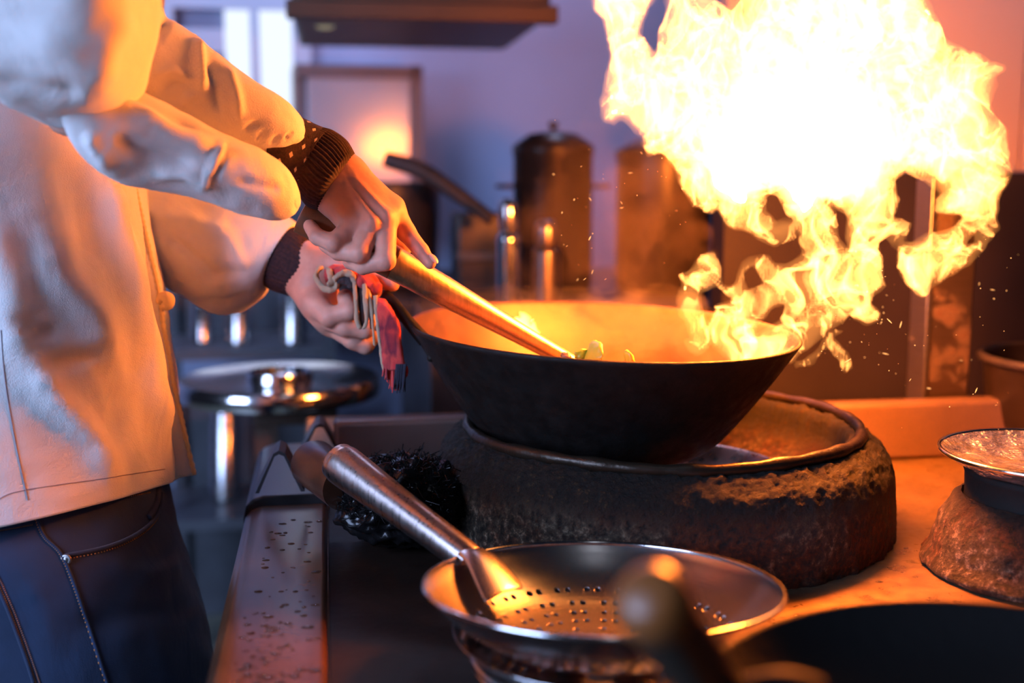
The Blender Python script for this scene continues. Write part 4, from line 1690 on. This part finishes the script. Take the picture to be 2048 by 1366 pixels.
V, F = lathe(smooth_prof([(.03, .029), (.045, .031), (.05, .040), (.054, .045), (.056, .040), (.058, .029)], 20), lq, n=48)
fix_normals(mk('raised_ring', V, F, M['pol'], sl_))
sh_ = thing('low_shelf', 'dark blue grey shelf unit against the far wall behind the side table', 'shelf', P(540, 900, 2.85) * np.array([1, 1, 0]))
for k, (yy) in enumerate((690, 1010)):
    mb = MB()
    a = P(498, yy, 2.85)
    mb.box((a[0], a[1], a[2]), (.21, .16, .012), RS)
    mb.build('shelf_board', M['bluedark'], sh_)
a = P(498, 690, 2.85)
for sx in (-1, 1):
    for sy in (-1, 1):
        q = a + EX * sx * .20 + EY * sy * .15
        MB().box((q[0], q[1], .58), (.014, .014, .58), RS).build('leg', M['bluedark'], sh_)
mb = MB()
mb.box((a[0], a[1], .30) + EY * .17, (.21, .006, .30), RS)
mb.box((a[0], a[1], a[2] + .16) + EY * .17, (.21, .006, .17), RS)
mb.build('back_panel', M['bluedark'], sh_)


def can(px, py0, py1, dep, w_, label, lean=0):
    b, t_ = P(px, py1, dep), P(px + lean, py0, dep)
    b[2] = float(P(498, 690 if py1 < 800 else 1010, 2.85)[2]) + .0125
    r = w_ / 2 / FPX * dep
    L = np.linalg.norm(t_ - b)
    t = thing('steel_canister', label, 'canister', b, 'steel canisters on the far shelf')
    V, F = lathe([(0, 0), (r, 0), (r, L * .9), (r * .92, L * .93), (r * .92, L), (0, L)], b, t_ - b, 32)
    fix_normals(mk('canister_body', V, F, M['steel'], t, angle=40))
    V, F = lathe([(r * .95, L), (r * .97, L * 1.05), (0, L * 1.06)], b, t_ - b, 32)
    fix_normals(mk('canister_lid', V, F, M['steel'], t))


can(478, 590, 684, 2.80, 46, 'upright steel canister on the far shelf below the orange sleeve')
can(588, 575, 684, 2.80, 52, 'steel canister on the far shelf beside the wrapped hand')
can(405, 610, 684, 2.82, 40, 'steel canister on the far shelf nearest the jacket edge')
can(452, 830, 1000, 2.86, 60, 'tall steel canister on the lower far shelf below the tray')
# steel bowl behind the wok at its lower left
bq_ = S(-.03, .43, .0005)
sb_ = thing('steel_bowl', 'blurred steel bowl behind the lower left side of the wok', 'bowl', bq_)
V, F = lathe(smooth_prof([(0, 0), (.06, .001), (.11, .05), (.148, .138), (.152, .140), (.146, .141), (.105, .054), (.05, .006), (0, .005)], 40), bq_, n=72)
fix_normals(mk('bowl_shell', V, F, M['dull'], sb_))
V, F = lathe([(.148, .137), (.154, .137), (.156, .141), (.152, .144), (.147, .142)], bq_, n=72, closed=True)
fix_normals(mk('bowl_rim', V, F, M['steel'], sb_))
# ------------------------------------------------------------------ the flames


def poly_sd(poly, px, py):
    poly = np.asarray(poly, float)
    best = np.full(px.shape, 1e9)
    ins = np.zeros(px.shape, bool)
    n = len(poly)
    for i in range(n):
        a, b = poly[i], poly[(i + 1) % n]
        d, _ = seg_d(px, py, a, b)
        best = np.minimum(best, d)
        c = ((a[1] > py) != (b[1] > py)) & (px < (b[0] - a[0]) * (py - a[1]) / (b[1] - a[1] + 1e-12) + a[0])
        ins ^= c
    return np.where(ins, -best, best)


def zf(L):
    return [(1180 + a / 1.751, b / 1.751) for a, b in L]


BODY = zf([(8, -130), (2, 20), (35, 75), (62, 150), (48, 260), (36, 360), (52, 425), (92, 437), (125, 412), (185, 470), (200, 552), (262, 540), (290, 600), (312, 660), (352, 722), (430, 757), (440, 735), (485, 800), (560, 822), (655, 858), (700, 835),
           (705, 800), (735, 868), (770, 890), (830, 880), (880, 900), (960, 860), (1010, 905), (1000, 860), (1055, 830), (1085, 885), (1095, 850), (1075, 930), (1120, 1015), (1175, 1042), (1250, 970), (1320, 935), (1380, 878), (1425, 800), (1450, 720), (1478, 640), (1476, 540), (1445, 440),
           (1398, 378), (1402, 330), (1395, 285), (1432, 270), (1425, 235), (1372, 228), (1335, 186), (1270, 198), (1212, 160), (1188, 80), (1150, 0), (1130, -120), (1050, -230), (960, -190), (880, -300), (800, -235), (700, -330), (640, -220), (575, -140), (525, -10), (490, 42), (450, 25), (390, -30), (330, -140), (250, -270), (180, -180), (105, -290), (50, -200)])
LOW = zf([(440, 872), (385, 890), (358, 930), (318, 960), (322, 1010), (298, 1070), (312, 1112), (342, 1150), (362, 1190), (326, 1186), (345, 1215), (362, 1248), (400, 1245), (425, 1200), (470, 1245), (500, 1295), (640, 1300), (705, 1275), (770, 1215), (840, 1150), (900, 1110), (950, 1132), (1000, 1125),
          (1006, 1090), (980, 1060), (1022, 1010), (1003, 960), (1008, 900), (985, 850), (940, 840), (900, 800), (800, 800), (750, 830), (730, 900), (690, 930), (640, 905), (630, 880), (590, 900), (545, 925), (505, 990), (470, 990), (462, 930)])
HOLES = [zf(h) for h in (
    [(1065, 640), (1120, 590), (1190, 620), (1262, 655), (1240, 690), (1228, 745), (1280, 760), (1330, 745), (1300, 790), (1215, 805), (1150, 840), (1105, 850), (1120, 780), (1060, 760), (1085, 700)],
    [(600, 700), (660, 690), (700, 770), (640, 790), (590, 745)],
    [(205, 30), (262, -40), (268, 30), (235, 110), (215, 190), (178, 140)],
    [(390, 1020), (460, 1000), (510, 1040), (450, 1070), (425, 1130), (395, 1075)],
    [(545, 960), (590, 930), (620, 1000), (560, 1010)],
    [(835, 720), (895, 760), (890, 880), (850, 830)],
    [(655, 1080), (700, 1060), (680, 1120), (600, 1170), (590, 1140)],
    [(1345, 820), (1372, 770), (1362, 840), (1330, 850)],
)]
TAILS = [zf([(712, 1270), (735, 1300), (780, 1275), (830, 1200), (880, 1150), (850, 1150), (800, 1215), (750, 1262)]),
         zf([(845, 1175), (885, 1215), (925, 1290), (880, 1312), (872, 1260), (830, 1205)]),
         zf([(1125, 590), (1155, 590), (1150, 690), (1115, 768), (1098, 755), (1125, 690)])]
D0 = 1.245
MPX = D0 / FPX


def flame_field(step, x0, x1, y0, y1, dz, full=True):
    gx = np.arange(x0, x1, step / MPX)
    gy = np.arange(y0, y1, step / MPX)
    gz = np.arange(-dz, dz + 1e-6, step)
    X, Y, Z = np.meshgrid(gx, gy, gz, indexing='ij')
    pw = np.stack([(X - 1024) * MPX, -(Y - 683) * MPX, Z], -1).astype(np.float32)
    return gx, gy, gz, pw


def fire_axes():
    return np.stack([RT, -UP, FW])


def sample2(a, gx, gy, px, py):
    u = np.clip((px - gx[0]) / (gx[1] - gx[0]), 0, len(gx) - 1.001)
    v = np.clip((py - gy[0]) / (gy[1] - gy[0]), 0, len(gy) - 1.001)
    i, j = u.astype(int), v.astype(int)
    fu, fv = u - i, v - j
    return a[i, j] * (1 - fu) * (1 - fv) + a[i + 1, j] * fu * (1 - fv) + a[i, j + 1] * (1 - fu) * fv + a[i + 1, j + 1] * fu * fv


FSTEP = .0024
gx, gy, gz, pw = flame_field(FSTEP, 1150, 2060, -215, 760, .115)
q2x, q2y = np.meshgrid(np.arange(1100, 2110, 4.), np.arange(-280, 800, 4.), indexing='ij')
sd = np.minimum(poly_sd(BODY, q2x, q2y), poly_sd(LOW, q2x, q2y))
for t in TAILS:
    sd = np.minimum(sd, poly_sd(t, q2x, q2y))
for h in HOLES:
    sd = np.maximum(sd, -poly_sd(h, q2x, q2y))
sd *= MPX
g2x, g2y = q2x[:, 0], q2y[0]
# turbulence: the silhouette is stirred by small eddies
w1 = np.stack([perlin(pw * 34 + s) for s in (3.1, 47.7)], -1)
w2 = np.stack([perlin(pw * 85 + s) for s in (13.1, 77.7)], -1)
pxw = pw[..., 0] / MPX + 1024 + (w1[..., 0] * 9 + w2[..., 0] * 5)
pyw = -pw[..., 1] / MPX + 683 + (w1[..., 1] * 9 + w2[..., 1] * 5)
s2 = sample2(sd, g2x, g2y, pxw, pyw).astype(np.float32)
inn = np.clip(-s2, 0, None)
zc = .028 * perlin(pw * np.array([9, 9, 0], np.float32) + 5.5) + .018 * perlin(pw * np.array([24, 24, 0], np.float32) + 1.5)
low_ = np.clip((-pw[..., 1] / MPX + 683 - 420) / 120, 0, 1)
thick = .003 + np.minimum(1.25 * np.sqrt(inn * .06), .098) * (1 - .3 * low_)
env = np.maximum(s2, np.abs(pw[..., 2] - zc) - thick)      # < 0 in the flame
del w1, w2
wv = np.stack([perlin(pw * 20 + s) for s in (1.3, 7.7, 21.9)], -1)
pn_ = pw * np.array([1.0, .62, 1.0], np.float32) + wv * .024
nA = perlin(pn_ * 23 + 9.1) + .28 * perlin(pn_ * 60 + 2.2)
nB = perlin(pn_ * 34 + 31.7) + .28 * perlin(pn_ * 85 + 4.2)
del wv, pn_
org0 = P(1024, 683, D0) + RT * (gx[0] - 1024) * MPX - UP * (gy[0] - 683) * MPX + FW * gz[0]
fl = thing('flame', 'huge bright yellow flame ball leaping up from the wok', 'flame', P(1450, 720, D0))
AX = fire_axes()


def flame_part(name, field, m):
    field = field.copy()
    for a in (0, 1, 2):
        sl = [slice(None)] * 3
        for e in (0, -1):
            sl[a] = e
            field[tuple(sl)] = np.maximum(field[tuple(sl)], .001)
    V, Q = surface_nets(field, org0, AX, FSTEP)
    return mk(name, V, Q, m, fl)


# outer veil, two families of thin glowing sheets, bright body, incandescent core
flame_part('outer_veil', env, glow_volume('veil_glow', FIRE, 12.0))
flame_part('flame_sheet', np.maximum(np.abs(nA) * .034 - .0020, env), glow_volume('sheet_glow', FIRE, 220.0))
flame_part('flame_sheet', np.maximum(np.abs(nB) * .026 - .0019, env + .003), glow_volume('sheet_glow_fine', FIRE, 170.0))
flame_part('flame_billow', np.maximum(env + .014 + .012 * nA, (low_ - .5) * .03), glow_volume('billow_glow', FIRE, 17.0))
bright = np.sqrt(((pw[..., 0] / MPX + 1024 - 1600) / 205) ** 2 + ((-pw[..., 1] / MPX + 683 - 290) / 130) ** 2 + (pw[..., 2] / .075) ** 2) - 1
flame_part('flame_body', np.maximum(env + .008, bright * .1 + .03 * nA), glow_volume('body_glow', FIRE, 130.0))
core = np.sqrt(((pw[..., 0] / MPX + 1024 - 1580) / 165) ** 2 + ((-pw[..., 1] / MPX + 683 - 295) / 110) ** 2 + (pw[..., 2] / .07) ** 2) - 1 + .35 * nA
flame_part('flame_core', np.maximum(core * .06, env + .02), emission('core_glow', (1.0, .20, .019), 690.0))
del nA, nB, env, bright, core, s2, pw

# the small flame behind the ladle shaft, and sparks
V, F = tube([P(1050, 690, 1.30), P(1058, 670, 1.30), P(1042, 650, 1.30), P(1046, 636, 1.30), P(1036, 622, 1.30)], [.004, .011, .014, .007, .001], 14, m=24)
V = V + .004 * np.stack([fbm(V * 70 + s, 3) for s in (1, 5, 9)], -1)
tag(mk('flame_tongue', V, F, glow_volume('tongue_glow', FIRE, 420.0)), 'small bright flame tongue behind the golden ladle shaft inside the wok', 'flame')
mb = MB()
for k in range(170):
    a = random.random()
    if a < .45:
        px, py = random.uniform(1640, 1800), random.gauss(650, 60)
    elif a < .75:
        px, py = random.uniform(1080, 1380), random.uniform(240, 560)
    else:
        px, py = random.uniform(1780, 2048), random.uniform(480, 860)
    c = P(px, py, random.uniform(1.12, 1.32))
    s_ = random.choice((.0002, .0003, .0004, .0006))
    dv_ = rng.normal(size=3)
    dv_ /= np.linalg.norm(dv_)
    ln = s_ * random.choice((1, 1, 2, 6))
    V, F = tube([c - dv_ * ln, c, c + dv_ * ln], [s_ * .4, s_, s_ * .4], 6)
    mb.add(V, F)
tag(mb.build('sparks', emission('spark_glow', (1, .42, .12), 2.2)), 'tiny orange sparks drifting around the flames', 'sparks', kind='stuff')

# ------------------------------------------------------------------ smoke lit by the fire


def puff(name, c, rad, step, scale, thr, m, label, seed):
    X = box_grid(np.array(c) - np.array(rad) * 1.15, np.array(c) + np.array(rad) * 1.15, step)
    e = np.sqrt((((X - c) / np.array(rad)) ** 2).sum(-1)) - 1
    fld = e * .5 + .34 * fbm(X * scale + seed, 3) + thr
    for ax in range(3):
        sl = [slice(None)] * 3
        for q in (0, -1):
            sl[ax] = q
            fld[tuple(sl)] = np.maximum(fld[tuple(sl)], .01)
    V, Q = surface_nets(fld, X[0, 0, 0], np.eye(3), step)
    o = mk(name, V, Q, m)
    return tag(o, label, 'smoke', kind='stuff')


puff('smoke', P(1215, 440, 1.50), (.13, .10, .14), .006, 17, .05, smoke_volume('drifting_smoke', (.85, .66, .5), .55), 'thin brown smoke drifting left of the flames over the wok', 3.3)
puff('smoke', P(1110, 650, 1.29), (.17, .10, .035), .005, 22, -.05, smoke_volume('wok_smoke', (.9, .8, .7), .7), 'orange lit smoke lying inside the mouth of the wok', 8.1)
